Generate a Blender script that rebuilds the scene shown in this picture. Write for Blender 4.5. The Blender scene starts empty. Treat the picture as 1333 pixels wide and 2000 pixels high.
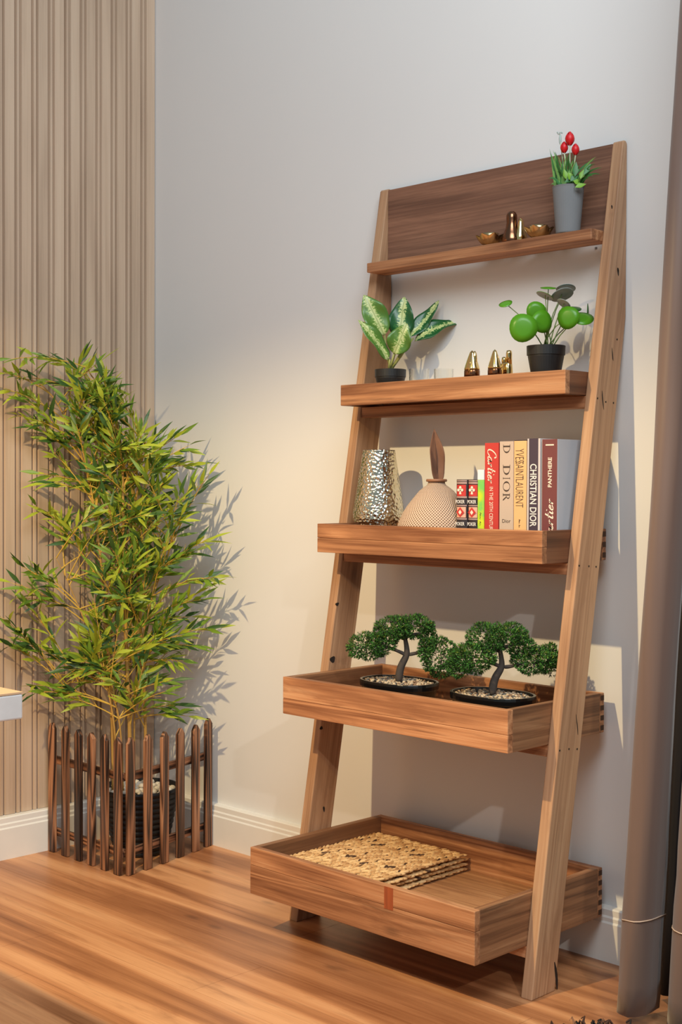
import bpy, math, random
from mathutils import Vector, Matrix, Quaternion, noise
from math import sin, cos, pi, radians, atan, atan2, sqrt
R = random.Random(7)
S = bpy.context.scene
C = S.collection

# ------------------------------------------------------------------ camera
CF, YAW, PITCH, ROLL = 2633.19, -0.7823, -0.0199, 0.0038
CAM = Vector((3.3127, -2.5227, 1.0482))
fw = Vector((sin(YAW)*cos(PITCH), cos(YAW)*cos(PITCH), sin(PITCH)))
_r = Vector((cos(YAW), -sin(YAW), 0)); _u = _r.cross(fw)
rt = cos(ROLL)*_r + sin(ROLL)*_u; up = -sin(ROLL)*_r + cos(ROLL)*_u
cd = bpy.data.cameras.new('camera'); co = bpy.data.objects.new('camera', cd); C.objects.link(co)
cd.sensor_fit = 'VERTICAL'; cd.sensor_height = 36; cd.lens = CF*36/2000; cd.clip_start = .05
m = Matrix((rt, up, -fw)).transposed().to_4x4(); m.translation = CAM; co.matrix_world = m
S.camera = co

# ------------------------------------------------------------------ light
S.view_settings.view_transform = 'Standard'; S.view_settings.look = 'None'
S.view_settings.exposure = .14; S.view_settings.gamma = 1; S.view_settings.use_curve_mapping = False
W = bpy.data.worlds.new('world'); S.world = W; W.use_nodes = True
W.node_tree.nodes['Background'].inputs[0].default_value = (.76, .92, 1.0, 1)
W.node_tree.nodes['Background'].inputs[1].default_value = .29
def lamp(name, kind, loc, to, power, col, **k):
    d = bpy.data.lights.new(name, kind); o = bpy.data.objects.new(name, d); C.objects.link(o)
    o.location = loc; o.rotation_euler = (Vector(to)-Vector(loc)).to_track_quat('-Z', 'Y').to_euler()
    d.energy = power; d.color = col
    for a, v in k.items(): setattr(d, a, v)
    return o
# warm recessed ceiling downlight in front of the shelf, a cooler one of the same row further right
lamp('downlight', 'SPOT', (1.26, -2.24, 2.34), (1.26, -2.24, 0), 205, (1, .75, .38), spot_size=radians(142.5), spot_blend=.26, shadow_soft_size=.022)
lamp('downlight', 'SPOT', (4.40, -2.45, 2.34), (4.40, -2.45, 0), 100, (1, .94, .86), spot_size=radians(146), spot_blend=.1, shadow_soft_size=.03)
# cool overhead area fill, added to brighten the upper wall towards the right
lamp('cool_fill', 'AREA', (3.2, -1.9, 3.3), (1.5, 0, 1.5), 84, (.86, .95, 1), shape='RECTANGLE', size=1.8, size_y=1.5)

# ------------------------------------------------------------------ helpers
def px(u, v, ax, val):
    d = fw + rt*((u-666.5)/CF) - up*((v-1000)/CF)
    return CAM + d*((val-CAM[ax])/d[ax])
FH = Vector((sin(YAW), cos(YAW), 0)); RH = Vector((cos(YAW), -sin(YAW), 0))
def pv(u, v, base, near=0.0):
    """point of the sight line at the depth of base, moved towards the room by near"""
    d = fw + rt*((u-666.5)/CF) - up*((v-1000)/CF)
    return CAM + d*(((Vector(base)-CAM).dot(FH)-near)/d.dot(FH))
def lin(r, g, b):
    f = lambda c: (c/12.92 if c <= .04045 else ((c+.055)/1.055)**2.4)
    return (f(r/255), f(g/255), f(b/255), 1)
class MB:
    def __init__(s): s.v = []; s.f = []; s.m = []
    def add(s, vs, fs, mi=0):
        n = len(s.v); s.v += [tuple(v) for v in vs]; s.f += [tuple(i+n for i in f) for f in fs]; s.m += [mi]*len(fs); return s
    def box(s, a, b, mi=0, M=None):
        vs = [Vector((x, y, z)) for x in (a[0], b[0]) for y in (a[1], b[1]) for z in (a[2], b[2])]
        if M: vs = [M @ v for v in vs]
        return s.add(vs, [(0,1,3,2), (4,6,7,5), (0,4,5,1), (2,3,7,6), (0,2,6,4), (1,5,7,3)], mi)
    def tube(s, pts, rad, n=8, mi=0, cap=True):
        pts = [Vector(p) for p in pts]; rr = rad if hasattr(rad, '__len__') else [rad]*len(pts); vs = []
        a = None
        for i, p in enumerate(pts):
            t = (pts[min(i+1, len(pts)-1)] - pts[max(i-1, 0)]).normalized()
            if a is None: a = t.orthogonal().normalized()
            else: a = (a - t*a.dot(t)).normalized()
            b = t.cross(a)
            for k in range(n): vs.append(p + (a*cos(2*pi*k/n) + b*sin(2*pi*k/n))*rr[i])
        fs = [(i*n+k, i*n+(k+1) % n, (i+1)*n+(k+1) % n, (i+1)*n+k) for i in range(len(pts)-1) for k in range(n)]
        if cap: fs += [tuple(range(n))[::-1], tuple(range((len(pts)-1)*n, len(pts)*n))]
        return s.add(vs, fs, mi)
    def lathe(s, prof, n=32, c=(0, 0, 0), mi=0, sx=1, sy=1, sq=2.0):
        vs = []
        for r, z in prof:
            for k in range(n):
                a = 2*pi*k/n; ca, sa = cos(a), sin(a); q = (abs(ca)**sq+abs(sa)**sq)**(-1/sq)
                vs.append((c[0]+r*ca*sx*q, c[1]+r*sa*sy*q, c[2]+z))
        fs = [(i*n+k, i*n+(k+1) % n, (i+1)*n+(k+1) % n, (i+1)*n+k) for i in range(len(prof)-1) for k in range(n)]
        if prof[0][0] > 1e-6: fs.append(tuple(range(n))[::-1])
        if prof[-1][0] > 1e-6: fs.append(tuple(range((len(prof)-1)*n, len(prof)*n)))
        return s.add(vs, fs, mi)
    def blob(s, c, r, n=6, k=4, M=None, mi=0, jit=0):
        vs = [Vector((0, 0, -r[2]))]
        for j in range(1, k):
            for i in range(n):
                a, b = 2*pi*i/n, -pi/2+pi*j/k; q = 1+jit*(R.random()-.5)
                vs.append(Vector((r[0]*cos(a)*cos(b)*q, r[1]*sin(a)*cos(b)*q, r[2]*sin(b))))
        vs.append(Vector((0, 0, r[2]))); L = len(vs)-1
        if M: vs = [M @ v for v in vs]
        fs = [(0, 1+(i+1) % n, 1+i) for i in range(n)]
        for j in range(k-2): fs += [(1+j*n+i, 1+j*n+(i+1) % n, 1+(j+1)*n+(i+1) % n, 1+(j+1)*n+i) for i in range(n)]
        fs += [(L, 1+(k-2)*n+i, 1+(k-2)*n+(i+1) % n) for i in range(n)]
        return s.add([Vector(c)+v for v in vs], fs, mi)
    def leaf(s, p, d, nrm, L, w, bend=.1, fold=.15, mi=0, wid=(0, .62, 1, .8, .42, 0)):
        d = Vector(d).normalized(); side = d.cross(nrm).normalized(); n = side.cross(d).normalized(); p = Vector(p)
        vs = []; k = len(wid)-1
        for i, ww in enumerate(wid):
            t = i/k; c = p + d*(L*t) - n*(bend*L*t*t)
            if ww == 0: vs.append(c); continue
            e = side*(w*ww/2); h = n*(w*ww*fold)
            vs += [c-e+h, c, c+e+h]
        st = [0]; idx = []; o = 0
        for ww in wid: idx.append(o); o += 1 if ww == 0 else 3
        fs = []
        for i in range(k):
            a, b = idx[i], idx[i+1]
            if wid[i] == 0: fs += [(a, b+1, b), (a, b+2, b+1)]
            elif wid[i+1] == 0: fs += [(a, a+1, b), (a+1, a+2, b)]
            else: fs += [(a, a+1, b+1, b), (a+1, a+2, b+2, b+1)]
        return s.add(vs, fs, mi)
    def build(s, name, mats, parent=None, loc=(0, 0, 0), rot=(0, 0, 0), smooth=False, bevel=0, local=False, **tags):
        """vertices are in scene coordinates unless local; the object's origin goes to loc"""
        loc = Vector(loc)
        pw = pworld(parent) if parent is not None else Matrix.Identity(4)
        me = bpy.data.meshes.new(name)
        from mathutils import Euler
        Mw = Matrix.Translation(loc) @ Euler(rot).to_matrix().to_4x4()
        vs = s.v
        if not local:
            inv = Mw.inverted(); vs = [tuple(inv @ Vector(v)) for v in s.v]
        me.from_pydata(vs, [], s.f); me.update()
        for q in (mats if isinstance(mats, (list, tuple)) else [mats]): me.materials.append(q)
        me.polygons.foreach_set('material_index', s.m)
        if smooth: me.polygons.foreach_set('use_smooth', [True]*len(me.polygons))
        o = bpy.data.objects.new(name, me); C.objects.link(o)
        put(o, Mw, parent)
        if bevel:
            b = o.modifiers.new('bevel', 'BEVEL'); b.width = bevel; b.segments = 2; b.limit_method = 'ANGLE'; b.angle_limit = radians(40)
        for a, v in tags.items(): o[a] = v
        return o
WM = {}
def pworld(p): return WM[p.name]
def put(o, Mw, parent):
    WM[o.name] = Mw.copy()
    if parent is not None: o.parent = parent; o.matrix_basis = pworld(parent).inverted() @ Mw
    else: o.matrix_basis = Mw
def thing(name, label, cat, loc, group=None):
    o = bpy.data.objects.new(name, None); C.objects.link(o); o.empty_display_size = .05
    put(o, Matrix.Translation(Vector(loc)), None); o['label'] = label; o['category'] = cat
    if group: o['group'] = group
    return o
def inst(src, Mw, parent, name=None):
    o = src.copy()
    if name: o.name = name
    C.objects.link(o); put(o, Mw, parent); return o

# ------------------------------------------------------------------ materials
def new(name):
    m = bpy.data.materials.new(name); m.use_nodes = True; nt = m.node_tree
    return m, nt, nt.nodes['Principled BSDF']
def N(nt, t, **k):
    n = nt.nodes.new(t)
    for a, v in k.items():
        if a in ('op',): n.operation = v
        else: setattr(n, a, v)
    return n
def mth(nt, op, a, b=None, c=None):
    n = N(nt, 'ShaderNodeMath', op=op)
    for i, x in enumerate((a, b, c)):
        if x is None: continue
        if isinstance(x, (int, float)): n.inputs[i].default_value = x
        else: nt.links.new(x, n.inputs[i])
    return n.outputs[0]
def mixc(nt, f, a, b, blend='MIX'):
    n = N(nt, 'ShaderNodeMix', data_type='RGBA', blend_type=blend)
    for i, x in ((0, f), (6, a), (7, b)):
        if isinstance(x, (int, float)): n.inputs[i].default_value = x
        elif isinstance(x, tuple): n.inputs[i].default_value = x
        else: nt.links.new(x, n.inputs[i])
    return n.outputs[2]
GEO = [False]
def coords(nt, scale=(1, 1, 1), rnd=True, kind='Object'):
    if GEO[0]: v = N(nt, 'ShaderNodeNewGeometry').outputs['Position']; rnd = False
    else: v = N(nt, 'ShaderNodeTexCoord').outputs[kind]
    if rnd:
        oi = N(nt, 'ShaderNodeObjectInfo'); cx = N(nt, 'ShaderNodeCombineXYZ')
        for i, k in enumerate((13.1, 7.7, 5.3)): nt.links.new(mth(nt, 'MULTIPLY', oi.outputs['Random'], k), cx.inputs[i])
        va = N(nt, 'ShaderNodeVectorMath', op='ADD'); nt.links.new(v, va.inputs[0]); nt.links.new(cx.outputs[0], va.inputs[1]); v = va.outputs[0]
    mp = N(nt, 'ShaderNodeMapping'); mp.inputs['Scale'].default_value = scale; nt.links.new(v, mp.inputs['Vector'])
    return mp.outputs[0]
def noi(nt, v, scale, detail=3, dist=0, rough=.5):
    n = N(nt, 'ShaderNodeTexNoise'); nt.links.new(v, n.inputs['Vector'])
    n.inputs['Scale'].default_value = scale; n.inputs['Detail'].default_value = detail
    n.inputs['Distortion'].default_value = dist; n.inputs['Roughness'].default_value = rough
    return n.outputs[0]
def ramp(nt, f, stops):
    n = N(nt, 'ShaderNodeValToRGB'); nt.links.new(f, n.inputs[0]); e = n.color_ramp.elements
    while len(e) < len(stops): e.new(.5)
    for q, (p, c) in zip(e, stops): q.position = p; q.color = c if len(c) == 4 else (*c, 1)
    return n.outputs[0]
def bump(nt, bs, h, st, dist=.002):
    b = N(nt, 'ShaderNodeBump'); b.inputs['Strength'].default_value = st; b.inputs['Distance'].default_value = dist
    nt.links.new(h, b.inputs['Height']); nt.links.new(b.outputs[0], bs.inputs['Normal'])
def plain(name, col, rough=.6, metal=0, var=0, **k):
    m, nt, b = new(name)
    b.inputs['Roughness'].default_value = rough; b.inputs['Metallic'].default_value = metal
    if var:
        f = noi(nt, coords(nt, (1, 1, 1)), var, 4)
        c2 = tuple(min(1, x*.72) for x in col[:3])+(1,)
        nt.links.new(mixc(nt, f, col, c2), b.inputs['Base Color'])
    else:
        f = noi(nt, coords(nt), 30, 3)
        nt.links.new(mixc(nt, mth(nt, 'MULTIPLY', f, .12), col, tuple(x*.6 for x in col[:3])+(1,)), b.inputs['Base Color'])
    for a, v in k.items(): b.inputs[a.replace('_', ' ')].default_value = v
    return m
def wood(name, light, mid, dark, axis='X', rings=1.0, rough=.55, contrast=1.0, vary=.16, fine=1.0, knots=True, bmp=.35, stain=0):
    m, nt, b = new(name)
    def sc(long, cross):
        s = [cross]*3; s['XYZ'.index(axis)] = long; return tuple(s)
    v1 = coords(nt, sc(.42, 8)); v2 = coords(nt, sc(3.5, 210)); v3 = coords(nt, sc(2, 5)); v4 = coords(nt, sc(1.0, 28))
    big = noi(nt, v1, 1.0*rings, 3, .5)
    band = mth(nt, 'SINE', mth(nt, 'MULTIPLY', big, 70*rings))
    band = mth(nt, 'MULTIPLY_ADD', band, .5, .5)
    f2 = noi(nt, v2, 1, 4, .15, .65); f3 = noi(nt, v3, 1.2, 3); f4 = noi(nt, v4, 1, 4, .3, .6)
    t = mth(nt, 'ADD', mth(nt, 'MULTIPLY', band, .17*contrast), mth(nt, 'MULTIPLY', f2, .42*fine))
    t = mth(nt, 'ADD', t, mth(nt, 'MULTIPLY', f4, .38)); t = mth(nt, 'ADD', t, mth(nt, 'MULTIPLY', f3, .25))
    c = ramp(nt, t, [(.30, light), (.58, mid), (.86, dark)])
    if stain:
        sn = noi(nt, coords(nt, sc(1.6, 11)), 1.3, 5, .8, .65)
        c = mixc(nt, mth(nt, 'MULTIPLY', ramp(nt, sn, [(.54, (0, 0, 0)), (.66, (1, 1, 1))]), stain), c, dark)
        hl = noi(nt, coords(nt, sc(2.2, 60)), 1.1, 4, .2, .7)
        c = mixc(nt, mth(nt, 'MULTIPLY', ramp(nt, hl, [(.56, (0, 0, 0)), (.70, (1, 1, 1))]), stain), c, tuple(x*.6 for x in dark[:3])+(1,))
    if knots:
        vo = N(nt, 'ShaderNodeTexVoronoi'); nt.links.new(coords(nt, sc(4.2, 11)), vo.inputs['Vector']); vo.inputs['Scale'].default_value = .9
        k = ramp(nt, vo.outputs['Distance'], [(.0, (1, 1, 1)), (.05, (.8, .8, .8)), (.13, (0, 0, 0))])
        c = mixc(nt, mth(nt, 'MULTIPLY', k, .55), c, tuple(x*.35 for x in dark[:3])+(1,))
    oi = N(nt, 'ShaderNodeObjectInfo')
    hs = N(nt, 'ShaderNodeHueSaturation'); nt.links.new(c, hs.inputs['Color'])
    nt.links.new(mth(nt, 'MULTIPLY_ADD', oi.outputs['Random'], vary*2, 1-vary), hs.inputs['Value'])
    nt.links.new(hs.outputs[0], b.inputs['Base Color']); b.inputs['Roughness'].default_value = rough
    bump(nt, b, f2, bmp, .0012)
    return m
WL, WMd, WD = lin(214, 166, 124), lin(182, 126, 86), lin(118, 70, 42)
M_rail = wood('rail_wood', lin(204, 166, 130), lin(178, 136, 102), lin(134, 94, 66), 'Z', vary=.04, contrast=.8, stain=.4)
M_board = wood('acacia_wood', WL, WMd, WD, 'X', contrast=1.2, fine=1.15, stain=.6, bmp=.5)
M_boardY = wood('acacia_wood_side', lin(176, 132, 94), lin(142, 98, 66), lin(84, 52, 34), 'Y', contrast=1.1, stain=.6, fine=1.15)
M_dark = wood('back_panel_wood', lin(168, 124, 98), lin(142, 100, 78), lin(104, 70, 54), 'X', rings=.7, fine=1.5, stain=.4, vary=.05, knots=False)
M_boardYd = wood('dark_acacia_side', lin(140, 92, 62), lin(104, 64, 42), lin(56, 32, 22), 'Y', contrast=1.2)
M_base = wood('tray_base_wood', lin(200, 155, 112), lin(170, 122, 82), lin(120, 78, 50), 'X', vary=.1, stain=.4)
M_endgrain = plain('end_grain', lin(74, 48, 32), .8, var=60)
M_burnt = wood('burnt_pine', lin(196, 142, 104), lin(128, 84, 58), lin(34, 20, 14), 'Z', rings=1.3, contrast=2.2, vary=.2, fine=.8, rough=.45)
M_burntX = wood('burnt_pine_rail', lin(196, 142, 104), lin(128, 84, 58), lin(34, 20, 14), 'X', rings=1.3, contrast=2.2, vary=.2, fine=.8, rough=.45)
M_burntY = wood('burnt_pine_rail_side', lin(196, 142, 104), lin(128, 84, 58), lin(34, 20, 14), 'Y', rings=1.3, contrast=2.2, vary=.2, fine=.8, rough=.45)
M_slat = wood('oak_slat', lin(206, 182, 158), lin(192, 166, 142), lin(160, 134, 112), 'Z', rings=.55, contrast=.8, vary=.04, fine=.9, knots=False, rough=.6, bmp=.15)
M_groove = plain('slat_backing', lin(120, 92, 74), .8)
GEO[0] = True
M_plank = wood('laminate_plank', lin(224, 168, 120), lin(192, 132, 88), lin(130, 78, 46), 'X', rings=.5, contrast=1.9, vary=.015, fine=.6, knots=True, rough=.36, bmp=.05, stain=.35)
GEO[0] = False
M_mortar = plain('plank_joint', lin(70, 42, 26), .8)
def wallmat():
    m, nt, b = new('painted_plaster'); b.inputs['Roughness'].default_value = .75
    f = noi(nt, coords(nt, rnd=False), 1.3, 3)
    nt.links.new(mixc(nt, f, lin(226, 224, 222), lin(218, 216, 215)), b.inputs['Base Color'])
    bump(nt, b, noi(nt, coords(nt, rnd=False), 140, 3), .05, .001); return m
M_wall = wallmat()
M_white = plain('white_gloss_paint', lin(232, 228, 222), .4)
M_black = plain('black_plastic', lin(26, 26, 28), .42)
M_blackg = plain('black_glaze', lin(14, 14, 15), .22)
M_cement = plain('grey_cement', lin(128, 130, 132), .85, var=14)
M_soil = plain('dark_soil', lin(46, 36, 28), .95, var=60)
M_peb = plain('beige_pebble', lin(205, 180, 148), .6, var=20)
M_pebd = plain('brown_pebble', lin(140, 108, 82), .6, var=20)
M_pebg = plain('grey_pebble', lin(96, 94, 92), .6, var=20)
M_pebw = plain('white_pebble', lin(226, 216, 200), .55, var=9)
M_gold = plain('polished_gold', (.83, .62, .28, 1), .12, 1)
M_brass = plain('brushed_brass', (.62, .47, .25, 1), .28, 1)
M_bronze = plain('bronze', (.24, .11, .06, 1), .22, 1)
M_screw = plain('screw_hole', lin(30, 20, 14), .8)
M_steel = plain('steel', (.6, .6, .6, 1), .3, 1)
M_cane = plain('bamboo_cane', lin(186, 142, 70), .5, var=12)
M_twig = plain('yellow_twig', lin(206, 166, 66), .6)
def leafmat(name, a, b_, rough=.45, sub=.0, vein=None):
    m, nt, b = new(name); oi = N(nt, 'ShaderNodeObjectInfo')
    at = N(nt, 'ShaderNodeAttribute', attribute_name='tone')
    f = mth(nt, 'ADD', mth(nt, 'MULTIPLY', noi(nt, coords(nt), 30, 2), .5), mth(nt, 'MULTIPLY', at.outputs['Fac'], .9))
    f = mth(nt, 'SUBTRACT', f, .2)
    nt.links.new(mixc(nt, f, a, b_), b.inputs['Base Color']); b.inputs['Roughness'].default_value = rough
    b.inputs['Transmission Weight'].default_value = 0
    if sub:
        tr = N(nt, 'ShaderNodeBsdfTranslucent'); nt.links.new(mixc(nt, f, a, b_), tr.inputs['Color'])
        mx = N(nt, 'ShaderNodeMixShader'); mx.inputs[0].default_value = sub
        out = nt.nodes['Material Output']
        nt.links.new(b.outputs[0], mx.inputs[1]); nt.links.new(tr.outputs[0], mx.inputs[2]); nt.links.new(mx.outputs[0], out.inputs[0])
    return m
LG = [leafmat('leaf_dark_green', lin(58, 92, 38), lin(38, 66, 30), sub=.1),
      leafmat('leaf_mid_green', lin(116, 146, 44), lin(80, 116, 40), sub=.2),
      leafmat('leaf_yellow_green', lin(172, 184, 56), lin(134, 158, 48), sub=.25)]

# ------------------------------------------------------------------ setting
XL = 3.6; YF = -3.4; ZT = 2.75
def struct(o, **k): o['kind'] = 'structure'; [o.__setitem__(a, v) for a, v in k.items()]; return o
YW, XW = .012, -.0235
struct(MB().box((-.15, YW, 0), (XL, .15, ZT)).build('wall_back', M_wall))
struct(MB().box((-.15, YF, 0), (XW-.004, YW, ZT)).build('wall_left', M_wall))
fl = struct(MB().box((-.15, YF, -.06), (XL, .15, -.004)).build('floor', M_mortar))
# laminate planks along x
PWID = .192; rows = int(-YF/PWID)+1; pk = {}
for j in range(rows):
    y1 = -j*PWID; y0 = max(YF, y1-PWID); x = -R.random()*1.1
    while x < XL:
        x0, x1 = max(0, x), min(XL, x+1.22)
        if x1-x0 > .02: MB().box((x0+.0004, y0+.0004, -.0125), (x1-.0004, y1-.0004, 0)).build('plank', M_plank, fl, loc=((x0+x1)/2, (y0+y1)/2, 0))
        x += 1.22
# slatted wood panel on the left wall: wide batten, groove, rib, groove
pan = struct(MB().box((XW-.0039, -2.7, .12), (XW+.003, YW, ZT)).build('wall_left_panelling', M_groove))
P = .0543
def slat_mesh(w, name):
    b = .0026; h0, h1 = XW+.0031, XW+.0115; L = ZT-.118
    vs = [(h0, -w/2, 0), (h1, -w/2+b, 0), (h1, w/2-b, 0), (h0, w/2, 0)]; vs += [(a, c, L) for a, c, _ in vs]
    mb = MB(); mb.add([(a, c, d-L/2) for a, c, d in vs], [(0,1,5,4), (1,2,6,5), (2,3,7,6), (0,4,7,3), (3,2,1,0), (4,5,6,7)]); return mb
sw = srib = None
zc = .118+(ZT-.118)/2
for i in range(49):
    y = YW-.0185-i*P
    if sw is None: sw = slat_mesh(.0355, 'slat').build('slat', M_slat, pan, loc=(0, y, zc), local=True); srib = slat_mesh(.0125, 'rib').build('slat_rib', M_slat, pan, loc=(0, y-P/2, zc), local=True)
    else:
        inst(sw, Matrix.Translation((0, y, zc)), pan); inst(srib, Matrix.Translation((0, y-P/2, zc)), pan)
# baseboards with a stepped profile
HB = .1171
prof = [(-YW, 0), (.015, 0), (.015, HB-.032), (.012, HB-.028), (.012, HB-.020), (.009, HB-.016), (.009, HB-.003), (.006, HB), (-YW, HB)]
def extr(pts0, pts1, n):
    mb = MB(); mb.add(pts0+pts1, [(i, (i+1) % n, n+(i+1) % n, n+i) for i in range(n)]+[tuple(range(n))[::-1], tuple(range(n, 2*n))]); return mb
struct(extr([(0, -d, z) for d, z in prof], [(XL, -d, z) for d, z in prof], len(prof)).build('baseboard_back', M_white))
profL = [(XW-.0039 if d < 0 else d, z) for d, z in prof]
struct(extr([(d, -.0155, z) for d, z in profL], [(d, YF, z) for d, z in profL], len(prof)).build('baseboard_left', M_white))

# ------------------------------------------------------------------ ladder shelf
xlo, T, WI = .9477, .0276, .6692
xli = xlo+T; xri = xli+WI; xro = xri+T
D, SL, DP, H = .3165, .1729, .0802, 1.80
TR = {1: (-.0834, -.013, 1.6026, 1.5787), 2: (-.1749, -.02, 1.2934, 1.2428), 3: (-.2526, -.018, .9552, .8862), 4: (-.3642, -.0207, .5953, .508), 5: (-.4655, -.0232, .2101, .1019)}
sh = thing('ladder_shelf', 'tall leaning ladder shelf of reddish acacia wood with five trays against the back wall', 'shelf', ((xlo+xro)/2, -.2, 0))
lean = atan(SL)
YR = .009; zk = (D-DP+YR)/SL
for x0 in (xlo, xri):
    pr = [(-D, 0), (-D+DP, 0), (YR, zk), (YR, H-.006), (YR-.004, H), (-D+SL*H+.003, H), (-D+SL*(H-.004), H-.004)]
    extr([(x0, y, z) for y, z in pr], [(x0+T, y, z) for y, z in pr], len(pr)).build('rail', M_rail, sh, loc=(x0, -D+DP/2, 0), rot=(-lean, 0, 0), bevel=.0022)
    if x0 == xri: rail_r = C.objects[-1]
    else: rail_l = C.objects[-1]
rails = [o for o in sh.children if o.name.startswith('rail')]
def rside(x): return min(rails, key=lambda o: abs(pworld(o).translation.x-x))
def disc(name, p, ax, ry, rz, parent, mat, tilt=0):
    mb = MB(); n = 12; s = .0004
    vs = []
    for k in range(n):
        a = 2*pi*k/n; q = 1+.15*sin(3*a+p[2]*50); yy, zz = ry*cos(a)*q, rz*sin(a)*q
        yy, zz = yy*cos(tilt)+zz*sin(tilt), -yy*sin(tilt)+zz*cos(tilt)
        vs.append((p[0]+s, p[1]+yy, p[2]+zz))
    vs += [(p[0]-.0005, v[1], v[2]) for v in vs]
    mb.add(vs, [tuple(range(n))]+[(k, n+k, n+(k+1) % n, (k+1) % n) for k in range(n)])
    return mb.build(name, mat, parent, loc=p)
for u, v in [(1168,778), (1184,785), (1199,787), (1132,1105), (1151,1106), (1165,1107), (1094,1466), (1112,1463), (1128,1463), (1208,528), (1206,663)]:
    disc('screw_hole', px(u, v, 0, xro), 0, .0022, .0022, rside(xri), M_screw)
for u, v, a, b in [(1208,530,.003,.009), (1197,693,.0016,.014), (1178,781,.0016,.02), (1128,1416,.0012,.022), (1196,404,.002,.004), (1087,1905,.004,.03)]:
    disc('knot', px(u, v, 0, xro), 0, a, b, rside(xri), M_screw, -lean)
for u, v, a, b in [(650,1288,.009,.008), (633,1580,.003,.007), (659,1180,.006,.004), (628,1422,.005,.004)]:
    disc('knot', px(u, v, 0, xli), 0, a, b, rside(xlo), M_screw, -lean)
# back panel between the rails at the top, of two glued boards
zt1 = TR[1][2]; zm = 1.716
for a, b in ((zt1+.001, H-.004),):
    MB().box((xli+.0005, -.006, a), (xri-.0005, .008, b)).build('back_panel', M_dark, sh, loc=(1.3, -.01, (a+b)/2), bevel=.0006)
# top shelf: one thick board on small screws
yf, yb, zt, zb = TR[1]
MB().box((xli+.0005, yf, zb), (xri-.0005, yb, zt)).build('top_board', M_board, sh, loc=(1.3, yf, zb+.01), bevel=.002)
for u, v in ((787, 543), (963, 514), (1166, 484)):
    p = px(u, v, 2, zb); MB().tube([(p.x, p.y, zb-.004), (p.x, p.y, zb+.001)], .004, 10).build('screw', M_steel, sh, loc=p)
# box trays
TH = .017
FLOORZ = {2: 1.284, 3: .905, 4: .533, 5: .1325}
for i in (2, 3, 4, 5):
    yf, yb, zt, zb = TR[i]; fz = FLOORZ[i]; a, b = xli+.0006, xri-.0006
    nb = 3 if i > 3 else 2; ww = (yb-yf-2*TH)/nb
    tr = MB().box((a+TH, yf+TH, fz-.012), (b-TH, yf+TH+ww-.0004, fz)).build('tray', M_base, sh, loc=(1.3, yf+.05, fz))
    for k in range(1, nb): MB().box((a+TH, yf+TH+k*ww+.0004, fz-.012), (b-TH, yf+TH+(k+1)*ww-.0004, fz)).build('base_board', M_base, tr, loc=(1.3, yf+.05+k*ww, fz))
    zmid = {2: None, 3: .5, 4: .42, 5: .62}[i]
    def fb(name, y0, y1, mat):
        if zmid is None or name == 'back_board':
            MB().box((a, y0, zb), (b, y1, zt)).build(name, mat, tr, loc=(1.3, y0, (zb+zt)/2), bevel=.0018)
        else:
            zz = zb+(zt-zb)*zmid
            MB().box((a, y0, zb), (b, y1, zz-.0002)).build(name, mat, tr, loc=(1.3, y0, (zb+zz)/2), bevel=.0012)
            MB().box((a, y0, zz+.0002), (b, y1, zt)).build(name, mat, tr, loc=(1.3, y0, (zz+zt)/2), bevel=.0012)
    fb('front_board', yf, yf+TH, M_board); fb('back_board', yb-TH, yb, M_board)
    for x0 in (a, b-TH):
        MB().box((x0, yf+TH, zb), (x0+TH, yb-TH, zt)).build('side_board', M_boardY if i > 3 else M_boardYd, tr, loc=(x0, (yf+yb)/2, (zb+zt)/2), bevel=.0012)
    # finger joints showing as dark end grain at the rear right corner and seam at the front right
    fj = MB(); n = {2: 2, 3: 3, 4: 4, 5: 5}[i]; hh = (zt-zb)/(2*n)
    for k in range(n):
        z0 = zb+hh*(2*k+.5)
        fj.box((b-.0004, yb-TH*.85, z0), (b+.0004, yb-.0015, z0+hh))
    fj.build('finger_joint', M_endgrain, tr, loc=(b, yb, zb))
    # cross rail under the tray, fixed between the uprights
    yr = -D+SL*(zb-.014)
    MB().box((xli+.0006, yr+.004, zb-.026), (xri-.0006, yr+.05, zb-.0006)).build('cross_rail', M_board, sh, loc=(1.3, yr, zb), bevel=.0012)
    if i == 5:
        p = px(760, 1752, 1, yf)
        MB().box((p.x-.013, yf-.0006, p.z-.026), (p.x+.012, yf+.003, zt-.0008)).build('wood_plug', wood('reddish_plug', lin(190, 104, 56), lin(168, 84, 44), lin(120, 56, 30), 'Z', knots=False), tr, loc=p)

# ------------------------------------------------------------------ helpers for potted plants
def pot(parent, c, r0, r1, h, mat, band=.3, n=40, wall=.0025, soil=.006, name='pot'):
    """nursery pot: r0 bottom, r1 rim, a wider band at the top"""
    zb_ = h*(1-band); rm = r0+(r1-r0)*.8
    pr = [(0, 0), (r0, 0), (rm*.985, zb_-.002), (rm*.985, zb_), (r1*.985, zb_+.001), (r1, h), (r1-wall, h), (r1-wall-.001, h-soil-.004), (0, h-soil-.004)]
    return MB().lathe(pr, n, c).build(name, mat, parent, loc=c, smooth=False)
def soil(parent, c, r, z, mat=None, name='soil', sx=1, sy=1):
    mb = MB(); mb.lathe([(0, z+.001), (r*.5, z+.002), (r, z), (r, z-.004), (0, z-.004)], 28, c, sx=sx, sy=sy)
    return mb.build(name, mat or M_soil, parent, loc=c, smooth=True)

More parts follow.
